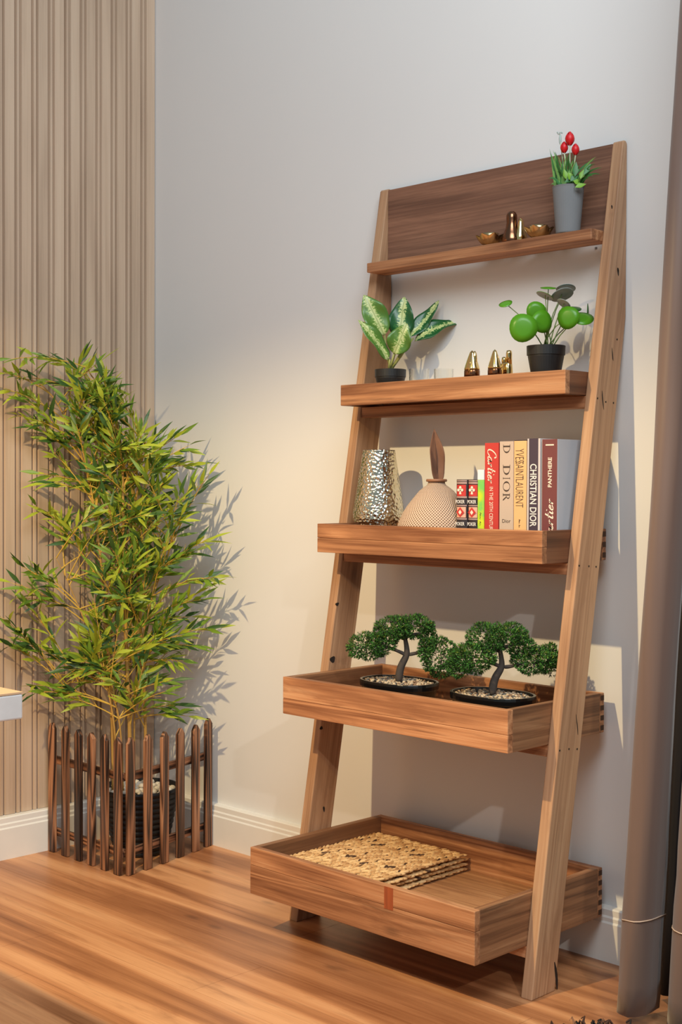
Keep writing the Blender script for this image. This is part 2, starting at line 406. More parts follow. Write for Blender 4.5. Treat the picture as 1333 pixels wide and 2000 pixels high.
# ------------------------------------------------------------------ top shelf objects
z1 = TR[1][2]+.0004
def lotus(cx, cy, label, rot0=0):
    t = thing('lotus_candle_holder', label, 'candle holder', (cx, cy, z1), 'brass lotus candle holders on the top board')
    MB().lathe([(0, .006), (.008, .006), (.016, .012), (.0195, .024), (.0198, .031), (.0188, .031), (.018, .022), (.012, .013), (0, .010)], 32, (cx, cy, z1)).build('cup', M_brass, t, loc=(cx, cy, z1), smooth=True)
    MB().lathe([(0, 0), (.013, 0), (.013, .004), (.006, .0065), (0, .0065)], 24, (cx, cy, z1)).build('foot', M_brass, t, loc=(cx, cy, z1), smooth=True)
    first = None
    for k in range(7):
        a = rot0+2*pi*k/7
        if first is None:
            mb = MB(); nu, nv = 7, 7; vs = []
            for i in range(nu):
                s = i/(nu-1); w = .0155*sin(pi*min(1, .12+.88*s))**.8*(1 if s < .99 else 0.02)
                w = .0012 if i == nu-1 else (.004+.0115*sin(pi*s))
                rr = .010+.0245*s**.8; zz = .003+.024*s**1.6
                for j in range(nv):
                    q = (j/(nv-1)*2-1); vs.append((rr-.005*q*q*sin(pi*s), w*q, zz+.004*q*q*sin(pi*s)))
            vs2 = [(x*.97-.0006, y, z+.0009) for x, y, z in vs]; n = nu*nv
            fs = [(i*nv+j, (i+1)*nv+j, (i+1)*nv+j+1, i*nv+j+1) for i in range(nu-1) for j in range(nv-1)]
            mb.add(vs+vs2, fs+[tuple(n+q for q in f[::-1]) for f in fs])
            first = mb.build('petal', M_brass, t, loc=(cx, cy, z1), rot=(0, 0, a), smooth=True, local=True)
        else: inst(first, Matrix.Translation((cx, cy, z1)) @ Matrix.Rotation(a, 4, 'Z'), t)
    return t
p = px(958, 468, 1, -.048); lotus(p.x, p.y, 'brass lotus candle holder left of the bronze praying figure', .3)
p = px(1053, 455, 1, -.048); lotus(p.x, p.y, 'brass lotus candle holder between the bronze figure and the grey cement pot', .5)
# bronze pointed figurine with a curved wing behind
p = px(1000, 468, 1, -.045); p.z = z1
t = thing('praying_figurine', 'glossy dark bronze figurine with a tall rounded tip on the top board', 'figurine', p)
mb = MB(); mb.lathe([(0, 0), (.017, 0), (.0195, .005), (.019, .012), (.0155, .024), (.0115, .036), (.0098, .048), (.0105, .058), (.0102, .066), (.0075, .072), (.004, .0745), (0, .075)], 28, p, sx=1.2, sy=1.2)
mb.build('body', M_bronze, t, loc=p, smooth=True)
mb = MB(); q = p+Vector((.020, .008, 0))
mb.lathe([(0, 0), (.012, 0), (.0165, .006), (.0155, .016), (.0105, .032), (.0075, .046), (.0055, .054), (.002, .058), (0, .0585)], 24, q, sx=.85, sy=1.0)
mb.build('rear_wing', M_gold, t, loc=q, smooth=True, label='smaller gold wing behind the bronze body')
# grey cement pot with grass and red tulips
p = px(1110, 450, 1, -.058); p.z = z1; p = Vector((p.x, -.058, z1)); pc = p.copy()
t = thing('flower_pot', 'tapered grey cement pot of grass and red tulips on the top board', 'plant', p)
ph = .103
pr = [(0, 0), (.0255, 0), (.0265, .002), (.0345, ph-.004), (.0355, ph), (.0325, ph), (.031, ph-.008), (0, ph-.008)]
MB().lathe(pr, 40, p).build('pot', M_cement, t, loc=p, smooth=False, bevel=0)
soil(t, p, .0305, ph-.007)
top = p+Vector((0, 0, ph-.006))
mb0 = MB()
def blade(mb, b, tip, w, n=7, sag=0, nrm=None, mi=0):
    b, tip = Vector(b), Vector(tip); nrm = nrm or Vector((.2, -1, .1)); vs = []
    side = (tip-b).cross(nrm).normalized()
    for i in range(n):
        s = i/(n-1); c = b.lerp(tip, s)+Vector((0, 0, sag*4*s*(1-s))); ww = w*(1-s**2)*(.7+.3*s)*.5
        vs += [c-side*ww, c+Vector((0, -.0006, 0))*ww/w, c+side*ww]
    fs = []
    for i in range(n-1): fs += [(3*i, 3*i+1, 3*i+4, 3*i+3), (3*i+1, 3*i+2, 3*i+5, 3*i+4)]
    mb.add(vs, fs, mi)
gt = [leafmat('grass_green', lin(58, 120, 58), lin(34, 84, 40), sub=.15), leafmat('grass_light', lin(128, 176, 92), lin(84, 140, 60), sub=.2)]
tips = [(1075,290),(1080,293),(1084,295),(1086,300),(1092,304),(1097,315),(1102,305),(1108,300),(1114,296),(1119,300),(1166,306),(1162,312),(1150,335),(1145,350),(1176,327),(1160,345),(1124,312),(1136,322),(1128,318),(1076,365),(1072,350),(1088,318)]
tips = tips+[(u+R.uniform(-5, 5), v+R.uniform(2, 22)) for u, v in tips if v < 345]*2
for k, (u, v) in enumerate(tips):
    tip = px(u+R.uniform(-1.5, 1.5), v, 1, -.058-.02*R.uniform(-1, 1.4)); b = top+Vector((R.uniform(-.017, .017)+(.012 if u > 1130 else -.012 if u < 1095 else 0), R.uniform(-.016, .014), 0))
    mb = MB(); blade(mb, b, tip, .0075 if k % 3 else .006, sag=.012 if u > 1140 or v > 330 else .002); mb.build('grass_blade', gt[k % 3 == 1], t, loc=b)
# broad small leaves
for k, (u, v, a, L, w) in enumerate([(1125,330,85,.034,.014), (1116,345,120,.022,.018), (1112,352,200,.02,.014), (1128,356,-20,.018,.014), (1122,348,40,.02,.016), (1138,340,70,.022,.013), (1092,365,190,.022,.01), (1135,362,20,.026,.012), (1148,330,60,.03,.012), (1105,340,100,.024,.012)]):
    b = px(u, v, 1, -.075); d = RH*cos(radians(a))+Vector((0, 0, 1))*sin(radians(a))
    MB().leaf(b-d*L*.5, d, (FH*-1+Vector((0, 0, .4))), L, w).build('leaf', leafmat('small_leaf_%d' % k, lin(130, 178, 50), lin(80, 140, 50), sub=.2) if k % 2 else gt[0], t, loc=b, smooth=True)
    MB().tube([b-d*L*.5, top+Vector(((b.x-top.x)*.3, -.004, 0))], .0005, 5).build('leaf_stem', gt[1], t, loc=b)
M_red = plain('red_petal', lin(205, 14, 24), .45); M_palegreen = plain('pale_stem', lin(190, 205, 170), .6)
for u, v, s in [(1114, 271, 1.2), (1103, 288, 1.0), (1125, 292, 1.0)]:
    c = px(u, v, 1, -.062); b = top+Vector(((c.x-top.x)*.3, -.002, 0))
    st = MB().tube([b, b.lerp(c, .5)+Vector((.002, 0, 0)), c-Vector((0, 0, .012*s))], [.0013, .0012, .0014], 6).build('tulip_stem', M_palegreen, t, loc=b)
    for k in range(5):
        a = 2*pi*k/5+.4; mb = MB(); nu, nv = 7, 5; vs = []
        for i in range(nu):
            q = i/(nu-1); rr = .0085*s*sin(pi*(.12+.80*q)); zz = (-.012+.025*q)*s; w = .62*sin(pi*(.15+.78*q))+.12
            for j in range(nv):
                aa = a+w*(j/(nv-1)*2-1); rj = rr*(1.06 if k % 2 else 1.0); vs.append((c.x+rj*cos(aa), c.y+rj*sin(aa), c.z+zz))
        mb.add(vs, [(i*nv+j, i*nv+j+1, (i+1)*nv+j+1, (i+1)*nv+j) for i in range(nu-1) for j in range(nv-1)])
        mb.build('tulip_petal', M_red, st, loc=c, smooth=True)
# thin grey-green bud stalk
c = px(1094, 262, 1, -.055); b = top+Vector((-.008, .004, 0)); c1 = px(1097, 290, 1, -.055)
st = MB().tube([b, c1, c], [.0009, .0012, .0015], 6).build('bud_stem', M_palegreen, t, loc=b)
mb = MB(); mb.blob(px(1095, 272, 1, -.055), (.003, .003, .012), 8, 6)
for k in range(5): mb.blob(c+Vector((.006*cos(k*1.3), .004*sin(k*1.3), .002+.002*(k % 2))), (.0018, .0018, .0022), 6, 4)
mb.build('bud', plain('grey_bud', lin(170, 186, 180), .7), st, loc=c, smooth=True)

# ------------------------------------------------------------------ second tray objects
z2 = FLOORZ[2]+.0004
# dumb cane plant
yp = -.100
p = px(763, 735, 1, yp); p = Vector((p.x, yp, z2))
t = thing('dumb_cane_plant', 'variegated dumb cane with six broad cream-splashed leaves in a black pot', 'plant', p)
hp = px(763, 722, 1, yp).z-z2
pot(t, p, .030, .0385, hp, M_black, band=.42); soil(t, p, .034, hp-.006)
def caneleaf(vein):
    m, nt, b = new('variegated_leaf'); at = N(nt, 'ShaderNodeAttribute', attribute_name='vein')
    uv = N(nt, 'ShaderNodeSeparateXYZ'); nt.links.new(at.outputs['Vector'], uv.inputs[0])
    n1 = noi(nt, coords(nt), 170, 3, .6)
    cx = N(nt, 'ShaderNodeCombineXYZ'); nt.links.new(mth(nt, 'MULTIPLY', uv.outputs[0], 26), cx.inputs[0]); nt.links.new(mth(nt, 'MULTIPLY', uv.outputs[1], 3), cx.inputs[1])
    st = noi(nt, cx.outputs[0], 1.2, 2, .3)
    # cream feathering densest at the midrib
    f = mth(nt, 'SUBTRACT', mth(nt, 'ADD', mth(nt, 'MULTIPLY', st, .75), mth(nt, 'MULTIPLY', n1, .75)), mth(nt, 'MULTIPLY', uv.outputs[1], 1.05))
    c = ramp(nt, f, [(.34, lin(*vein[0])), (.48, lin(*vein[1])), (.60, lin(190, 200, 138))])
    rib = ramp(nt, uv.outputs[1], [(.03, (1, 1, 1)), (.06, (0, 0, 0))])
    c = mixc(nt, mth(nt, 'MULTIPLY', rib, .6), c, lin(120, 140, 70))
    nt.links.new(c, b.inputs['Base Color']); b.inputs['Roughness'].default_value = .35; return m
CL = [caneleaf(((78, 118, 46), (112, 148, 62))), caneleaf(((24, 82, 40), (52, 112, 50)))]
def bigleaf(parent, base, tip, wid, nrm, mat, bend=.06, name='leaf', cup=.12, wave=.0):
    base, tip = Vector(base), Vector(tip); L = (tip-base).length; d = (tip-base)/L; side = d.cross(nrm).normalized(); n = side.cross(d)
    nu, nv = 15, 9; vs = []; vv = []
    for i in range(nu):
        s = i/(nu-1); w = wid/2*(sin(pi*min(1, s**.85))**.75)*(1-.18*s) if 0 < i < nu-1 else wid*.012
        for j in range(nv):
            q = j/(nv-1)*2-1
            vs.append(base+d*(L*s)+side*(w*q)+n*(abs(q)**1.3*w*cup*2 - bend*L*(s-.45)**2*2 + wave*w*sin(9*s+2*q)*abs(q))); vv.append((s, abs(q)*(w/(wid/2)), 0))
    mb = MB(); mb.add(vs, [(i*nv+j, i*nv+j+1, (i+1)*nv+j+1, (i+1)*nv+j) for i in range(nu-1) for j in range(nv-1)])
    o = mb.build(name, mat, parent, loc=base, smooth=True)
    a = o.data.attributes.new('vein', 'FLOAT_VECTOR', 'POINT'); a.data.foreach_set('vector', [x for v in vv for x in v])
    s = o.modifiers.new('thick', 'SOLIDIFY'); s.thickness = .0006
    return o
st0 = p+Vector((0, 0, hp-.004)); tow = FH*-1
for k, (bu, bv, tu, tv, w, near, nn, mi, bd) in enumerate([
    (752, 655, 712, 575, .070, .010, tow+RH*.2, 0, .10), (762, 702, 704, 622, .048, .035, tow+RH*.55+Vector((0,0,.5)), 0, .12),
    (780, 664, 790, 579, .068, -.012, tow-RH*.15, 1, .08), (770, 692, 795, 632, .064, .04, tow+Vector((0,0,.3)), 0, .14),
    (801, 660, 860, 590, .044, -.02, tow-RH*.5+Vector((0,0,.4)), 1, -.12), (808, 660, 903, 618, .052, .0, tow*.8+Vector((0,0,.75))-RH*.2, 1, .22)]):
    b = pv(bu, bv, p, near*.6); tp = pv(tu, tv, p, near)
    lf = bigleaf(t, b, tp, w, nn, CL[mi], bd, wave=.25, cup=.1)
    MB().tube([st0+Vector((R.uniform(-.006, .006), R.uniform(-.004, .004), 0)), (st0+b)/2+Vector((0, -.004, -.004)), b], [.0038, .003, .0018], 8).build('leaf_stalk', plain('stalk_%d' % k, lin(150, 150, 84), .5), t, loc=st0, smooth=True)
# little glass cups
def glassmat():
    m, nt, b = new('clear_glass'); b.inputs['Base Color'].default_value = (.97, .985, .98, 1); b.inputs['Roughness'].default_value = .01
    b.inputs['Transmission Weight'].default_value = 1; b.inputs['IOR'].default_value = 1.45; return m
M_glass = glassmat()
gy = -.115
for u0, u1, lab in [(799, 840, 'small clear glass tealight cup beside the dumb cane pot'), (847, 888, 'small clear glass tealight cup nearest the gold wedge figurines')]:
    a, b = px(u0, 723, 1, gy), px(u1, 722, 1, gy); r = (b.x-a.x)*.72/2; zt_ = px((u0+u1)/2, 721, 1, gy).z
    c = Vector(((a.x+b.x)/2, gy, z2)); h = zt_-z2
    MB().lathe([(0, 0), (r*.92, 0), (r, .003), (r, h), (r-.0022, h), (r-.0026, .008), (0, .007)], 40, c).build('glass_cup', M_glass, None, loc=c, smooth=False, label=lab, category='cup', group='glass cups on the second tray')
# gold figurines
def wedge(u0, u1, vt, vb, label, crease, y=-.12):
    a, b = px(u0, vb, 1, y), px(u1, vb, 1, y); zt_ = px((u0+u1)/2, vt, 1, y).z; w = (b.x-a.x)*.78; c = Vector(((a.x+b.x)/2, y, z2)); h = zt_-z2
    t = thing('gold_figurine', label, 'figurine', c)
    pr = []; k = 14
    for i in range(k+1):
        s = i/k; r = w/2*(1-.80*s**1.15) if s < .97 else w*.06
        pr.append((r if i < k else w*.03, h*(.40+.60*s)))
    MB().lathe([(0, h*.40)]+pr+[(0, h+.001)], 20, c, sx=1, sy=.8, sq=2.6).build('body', M_gold, t, loc=c, smooth=True)
    if crease:
        MB().tube([c+Vector((.003, -w*.40, h*.28)), c+Vector((.003, -w*.24, h*.62)), c+Vector((.002, -w*.08, h*.97))], [.0024, .0022, .0014], 8).build('crest', M_gold, t, loc=c, smooth=True)
        MB().blob(c+Vector((w*.22, 0, h*.72)), (w*.16, w*.15, h*.27), 12, 8).build('rear_tip', M_gold, t, loc=c, smooth=True)
    MB().lathe([(0, 0), (w*.50, 0), (w*.50, h*.36), (w*.47, h*.398), (0, h*.399)], 20, c, sx=1, sy=.8, sq=2.6).build('base', M_bronze, t, loc=c, smooth=True, label='dark bronze base')
wedge(907, 938, 685, 733, 'polished gold wedge figurine with a ridge down its front, nearest the glass cups', True)
wedge(953, 981, 683, 731, 'smooth polished gold cone figurine touching the gold finger figurine', False)
y = -.085; a = px(983, 729, 1, y); b = px(997, 729, 1, y); c = Vector(((a.x+b.x)/2, y, z2)); w = b.x-a.x; zt_ = px(990, 684, 1, y).z-z2
t = thing('hand_figurine', 'polished gold hand figurine with two raised fingers behind the gold cone', 'figurine', c)
MB().lathe([(0, 0), (w*.7, 0), (w*.72, zt_*.3), (w*.66, zt_*.55), (w*.5, zt_*.62), (0, zt_*.62)], 16, c, sy=.7, sq=3).build('palm', M_gold, t, loc=c, smooth=True)
for dx, hh, r in ((w*.34, 1.0, w*.34), (-w*.36, .80, w*.28)):
    MB().lathe([(0, zt_*.55), (r, zt_*.55), (r*.98, zt_*(hh-.1)), (r*.8, zt_*(hh-.02)), (0, zt_*hh)], 14, c+Vector((dx, 0, 0))).build('finger', M_gold, t, loc=c, smooth=True)
# pilea plant
yp = -.100; p = px(1067, 700, 1, yp); p = Vector((p.x, yp, z2)); ph = px(1067, 676, 1, yp).z-z2
t = thing('pilea_plant', 'round-leaved pilea plant in a black pot beside the right upright of the second tray', 'plant', p)
pot(t, p, .031, .0425, ph, M_black, band=.30); soil(t, p, .037, ph-.006)
M_pil = leafmat('pilea_leaf', lin(84, 150, 24), lin(58, 118, 20), .35, .2); M_pilb = leafmat('pilea_leaf_dark', lin(40, 96, 32), lin(30, 78, 26), .35, .1); M_pilg = plain('pilea_leaf_underside', lin(150, 160, 156), .5)
M_pst = plain('pilea_stalk', lin(104, 128, 60), .5)
so = p+Vector((0, 0, ph-.006))
def roundleaf(c, rx, nrm, mat, stalk_from, thick=True):
    nrm = Vector(nrm).normalized(); rx *= .84; a = nrm.orthogonal().normalized(); b = nrm.cross(a); mb = MB(); vs = [c]; n = 22
    for q, hgt in ((.5, .0), (1, .07)):
        for k in range(n):
            an = 2*pi*k/n; vs.append(c+(a*cos(an)+b*sin(an))*(rx*q*(1+.03*sin(3*an)))-nrm*(rx*hgt*1.2))
    fs = [(0, 1+k, 1+(k+1) % n) for k in range(n)]+[(1+k, 1+n+k, 1+n+(k+1) % n, 1+(k+1) % n) for k in range(n)]
    mb.add(vs, fs); o = mb.build('leaf', [mat, M_pilg], t, loc=c, smooth=True)
    s = o.modifiers.new('thick', 'SOLIDIFY'); s.thickness = .0008; s.offset = -1; s.material_offset = 1
    b0 = stalk_from; mid = b0.lerp(c, .55)+Vector((0, 0, .012))
    MB().tube([b0, b0.lerp(mid, .5)+Vector((0, 0, .004)), mid, c-nrm*.0012], [.0013, .0012, .0011, .0009], 6).build('leaf_stalk', M_pst, t, loc=b0, smooth=True)
UPV = Vector((0, 0, 1))
for u, v, r, n, m_, near in [(1023, 640, .037, tow+RH*-.1, M_pil, .045), (1048, 608, .026, tow-UPV*.1, M_pil, .012), (1060, 628, .030, tow+RH*.35, M_pil, .03), (1110, 620, .030, tow-RH*.55, M_pil, .03), (1138, 620, .031, tow*.6+UPV*.75, M_pil, .02),
    (988, 592, .018, tow*.5+UPV*.8-RH*.3, M_pil, .02), (1072, 561, .021, UPV+tow*.28, M_pil, .01), (1106, 562, .026, UPV-tow*.35, M_pilg, -.02), (1098, 574, .031, UPV-tow*.5-RH*.25, M_pilg, .0), (1066, 576, .024, UPV+RH*.45-tow*.15, M_pil, .01), (1103, 592, .020, UPV*.9+RH*.6-tow*.3, M_pilg, .015), (1122, 602, .020, tow*.5+UPV, M_pilb, -.01), (1160, 612, .024, RH+tow*.25, M_pilb, -.03)]:
    c = pv(u, v, p, near)
    if c.y > -.02: c.y = -.02
    roundleaf(c, r, n, m_, so+Vector((R.uniform(-.012, .012), R.uniform(-.01, .01), 0)))

# ------------------------------------------------------------------ third tray objects
z3 = FLOORZ[3]+.0004
# hammered metallic vase
y = -.115; a = px(690, 1005, 1, y); b = px(792, 1005, 1, y); cx = (a.x+b.x)/2; rmax = .064; c = Vector((cx, y, z3))
rtop = rmax*.62; ztop = px(745, 879, 1, y).z-z3; zr = px(745, 1000, 1, y).z-z3
m, nt, bs = new('hammered_metal'); bs.inputs['Metallic'].default_value = 1; bs.inputs['Roughness'].default_value = .16
vo = N(nt, 'ShaderNodeTexVoronoi', feature='SMOOTH_F1'); nt.links.new(coords(nt, rnd=False), vo.inputs['Vector']); vo.inputs['Scale'].default_value = 150; vo.inputs['Smoothness'].default_value = .35
nt.links.new(ramp(nt, vo.outputs['Distance'], [(.0, (.84, .84, .81)), (.5, (.66, .62, .50))]), bs.inputs['Base Color'])
bump(nt, bs, vo.outputs['Distance'], .9, .0024); M_ham = m
pr = [(0, 0), (rmax*.70, 0), (rmax*.78, .004), (rmax*.97, zr*.62), (rmax, zr*.8), (rmax*.995, zr), (rtop, ztop-.002), (rtop, ztop), (rtop-.004, ztop), (rmax-.012, zr), (rmax*.7, .01), (0, .01)]
MB().lathe(pr, 64, c).build('metal_vase', M_ham, None, loc=c, smooth=False, label='tapered hammered silver and gold metal vase at the left end of the third tray', category='vase')
C.objects[-1].data.polygons.foreach_set('use_smooth', [True]*len(C.objects[-1].data.polygons))
# woven dome vase with a dried leaf
y = -.132; cc = px(853, 1000, 1, y); c = Vector((cc.x, y, z3)); zn = px(853, 945, 1, y).z-z3; zl = px(853, 936, 1, y).z-z3; rm = .093
m, nt, bs = new('woven_straw'); tc = N(nt, 'ShaderNodeTexCoord'); sp = N(nt, 'ShaderNodeSeparateXYZ'); nt.links.new(tc.outputs['Object'], sp.inputs[0])
an = mth(nt, 'ARCTAN2', sp.outputs[1], sp.outputs[0])
q1 = mth(nt, 'SINE', mth(nt, 'ADD', mth(nt, 'MULTIPLY', an, 72), mth(nt, 'MULTIPLY', sp.outputs[2], 950)))
q2 = mth(nt, 'SINE', mth(nt, 'SUBTRACT', mth(nt, 'MULTIPLY', an, 72), mth(nt, 'MULTIPLY', sp.outputs[2], 950)))
hh = mth(nt, 'MAXIMUM', q1, q2)
nt.links.new(ramp(nt, mth(nt, 'MULTIPLY_ADD', hh, .5, .5), [(.30, lin(108, 70, 52)), (.62, lin(206, 172, 146)), (1, lin(226, 196, 170))]), bs.inputs['Base Color'])
bs.inputs['Roughness'].default_value = .85; bump(nt, bs, hh, .7, .002); M_straw = m
t = thing('woven_vase', 'squat domed woven straw vase holding a dried leaf', 'vase', c)
pr = [(0, 0), (rm*.80, 0), (rm*.95, .016), (rm, .036), (.0905, .052), (.085, .066), (.077, .082), (.068, .096), (.058, .109), (.049, .120), (.040, zn-.016), (.030, zn-.008), (.0225, zn-.003), (.0200, zn+.001), (.0195, zl-.002), (.017, zl-.002), (.017, zn-.02), (0, zn-.02)]
MB().lathe(pr, 64, c).build('body', M_straw, t, loc=c, smooth=True)
MB().lathe([(.0185, zl-.006), (.0235, zl-.006), (.025, zl-.003), (.0235, zl+.0005), (.0185, zl+.0005), (.0185, zl-.006)], 32, c).build('rim', plain('brown_rim', lin(146, 100, 72), .5), t, loc=c, smooth=True)
lb = pv(857, 940, c); lt = pv(848, 838, c)
M_dry = plain('dried_leaf_brown', lin(128, 88, 66), .8, var=90)
lf = bigleaf(None, lb-Vector((0, 0, .01)), lt, .040, tow+RH*.25, M_dry, -.04, 'dried_leaf', .25, .3)
lf['label'] = 'curled brown dried leaf standing in the woven vase'; lf['category'] = 'leaf'
MB().tube([lb-Vector((0, 0, .012)), lb.lerp(lt, .5)+tow*.002, lt], [.0014, .001, .0004], 6).build('midrib', plain('dry_rib', lin(92, 60, 44), .7), lf, loc=lb)

# books
YS = -.172
def fit_text(txt, x0, z0, x1, z1, y, rot, mat, parent, shear=0, name='spine_lettering', proud=.0004, font_bold=0.0):
    """lettering mesh standing on the spine plane y inside the rectangle; rot in quarter turns (0 upright, 1 reads upwards, -1 reads downwards)"""
    cu = bpy.data.curves.new(name, 'FONT'); cu.body = txt; cu.size = 1; cu.shear = shear; cu.offset = font_bold; cu.resolution_u = 3
    ob = bpy.data.objects.new(name, cu); C.objects.link(ob); bpy.context.view_layer.update()
    me = bpy.data.meshes.new_from_object(ob.evaluated_get(bpy.context.evaluated_depsgraph_get()))
    bpy.data.objects.remove(ob); bpy.data.curves.remove(cu)
    X = [v.co.x for v in me.vertices]; Y = [v.co.y for v in me.vertices]; a0, a1, b0, b1 = min(X), max(X), min(Y), max(Y)
    for v in me.vertices:
        s, q = (v.co.x-a0)/(a1-a0), (v.co.y-b0)/(b1-b0)
        if rot == 0: xx, zz = x0+s*(x1-x0), z0+q*(z1-z0)
        elif rot == -1: xx, zz = x0+q*(x1-x0), z1-s*(z1-z0)
        else: xx, zz = x1-q*(x1-x0), z0+s*(z1-z0)
        v.co = (xx, y-proud, zz)
    c = Vector(((x0+x1)/2, y, (z0+z1)/2))
    me.transform(Matrix.Translation(-c)); me.materials.append(mat)
    me.name = name; o = bpy.data.objects.new(name, me); C.objects.link(o); put(o, Matrix.Translation(c), parent)
    return o
def script_word(parent, x0, z0, x1, z1, y, rot, mat, strokes, W_, H_, wd):
    """cursive lettering drawn with swelling pen strokes; strokes are control polylines in a W_ x H_ box"""
    mb = MB()
    for st in strokes:
        pts = []
        for i in range(len(st)-1):
            p0, p1, p2, p3 = st[max(i-1, 0)], st[i], st[i+1], st[min(i+2, len(st)-1)]
            for k in range(5):
                t = k/5; a = [0.5*((2*p1[q])+(-p0[q]+p2[q])*t+(2*p0[q]-5*p1[q]+4*p2[q]-p3[q])*t*t+(-p0[q]+3*p1[q]-3*p2[q]+p3[q])*t**3) for q in (0, 1)]; pts.append(a)
        pts.append(st[-1]); vs = []
        for i, q in enumerate(pts):
            a, b = pts[max(i-1, 0)], pts[min(i+1, len(pts)-1)]; dx, dy = b[0]-a[0], b[1]-a[1]; L = sqrt(dx*dx+dy*dy) or 1
            w = wd*(.45+.75*abs(dy)/L)/2
            for sg in (-1, 1):
                s, h = (q[0]-sg*dy/L*w)/W_, (q[1]+sg*dx/L*w)/H_
                if rot == -1: vs.append((x0+h*(x1-x0), y-.0004, z1-s*(z1-z0)))
                else: vs.append((x1-h*(x1-x0), y-.0004, z0+s*(z1-z0)))
        mb.add(vs, [(2*i, 2*i+1, 2*i+3, 2*i+2) for i in range(len(pts)-1)])
    return mb.build('script_lettering', mat, parent, loc=((x0+x1)/2, y, (z0+z1)/2))
CART = [[(1.9,2.3),(1.6,2.8),(1.0,2.7),(.5,1.9),(.4,1.1),(.7,.55),(1.3,.5),(1.85,1.0)],
        [(2.95,1.4),(2.55,1.55),(2.15,1.15),(2.2,.6),(2.55,.5),(2.9,1.0),(3.0,1.5)], [(3.0,1.5),(2.94,.75),(3.15,.5),(3.5,.8)],
        [(3.75,1.5),(3.72,.5)], [(3.72,1.0),(3.98,1.5),(4.3,1.4)], [(4.95,2.6),(4.82,.95),(4.95,.5),(5.25,.7)], [(4.5,1.7),(5.4,1.8)],
        [(5.68,1.5),(5.62,.8),(5.75,.5),(6.0,.7)], [(5.72,2.1),(5.78,2.25)], [(6.3,1.0),(6.75,1.15),(6.85,1.45),(6.55,1.55),(6.28,1.1),(6.35,.6),(6.7,.5),(7.1,.8)],
        [(7.45,1.5),(7.42,.5)], [(7.42,1.0),(7.68,1.5),(8.0,1.4)]]
CART = [[(x+.32*y, y) for x, y in st] for st in CART]
SQUIG = [[(.2,.6),(.6,1.6),(.9,.6),(1.2,1.3),(1.5,.6),(1.9,1.2),(2.2,.6),(2.6,1.0)], [(3.4,.5),(3.6,1.5),(4,.6),(4.4,1.1),(4.8,.6)]]
def book(name, label, u0, u1, vt, cover, page=True, depth=.145, round_=0, leanx=0, ys=YS, cat='book', zfix=None):
    a, b = px(u0, 950, 1, ys), px(u1, 950, 1, ys); zt_ = px((u0+u1)/2, vt, 1, ys).z
    x0, x1 = a.x+.0004, b.x-.0004; t = thing(name, label, cat, ((x0+x1)/2, ys+depth/2, z3))
    h = .003
    if round_:
        mb = MB(); n = 9; pr = []
        for i in range(n):
            q = -1+2*i/(n-1); pr.append(((x0+x1)/2+(x1-x0)/2*q, ys+.006*(q*q)))
        pr += [(x1, ys+depth), (x1-h, ys+depth), (x1-h, ys+.009), (x0+h, ys+.009), (x0+h, ys+depth), (x0, ys+depth)]
        extr([(x, yy, z3) for x, yy in pr], [(x, yy, zt_) for x, yy in pr], len(pr)).build('cover', cover, t, loc=(x0, ys, z3))
    else:
        mb = MB(); mb.box((x0, ys, z3), (x1, ys+h, zt_)); mb.box((x0, ys+h, z3), (x0+h, ys+depth, zt_)); mb.box((x1-h, ys+h, z3), (x1, ys+depth, zt_))
        mb.build('cover', cover, t, loc=(x0, ys, z3), bevel=.0006)
    MB().box((x0+h+.0002, ys+h+.007, z3+.004), (x1-h-.0002, ys+depth-.004, zt_-.004)).build('pages', M_page, t, loc=(x0, ys, z3))
    return t, x0, x1, z3, zt_
M_page = plain('page_edges', lin(232, 224, 208), .85, var=200)
M_cream = plain('cream_ink', lin(240, 222, 205), .5); M_inkd = plain('dark_ink', lin(62, 50, 46), .5); M_white_ink = plain('white_ink', lin(228, 224, 222), .5)
M_maroon_dk = plain('black_cloth', lin(44, 36, 42), .55); M_redl = plain('red_label', lin(196, 50, 48), .5); M_band = plain('pinkish_band', lin(176, 146, 142), .5); M_peach = plain('peach_label', lin(228, 168, 146), .5)
bz = lambda v: px(950, v, 1, YS).z
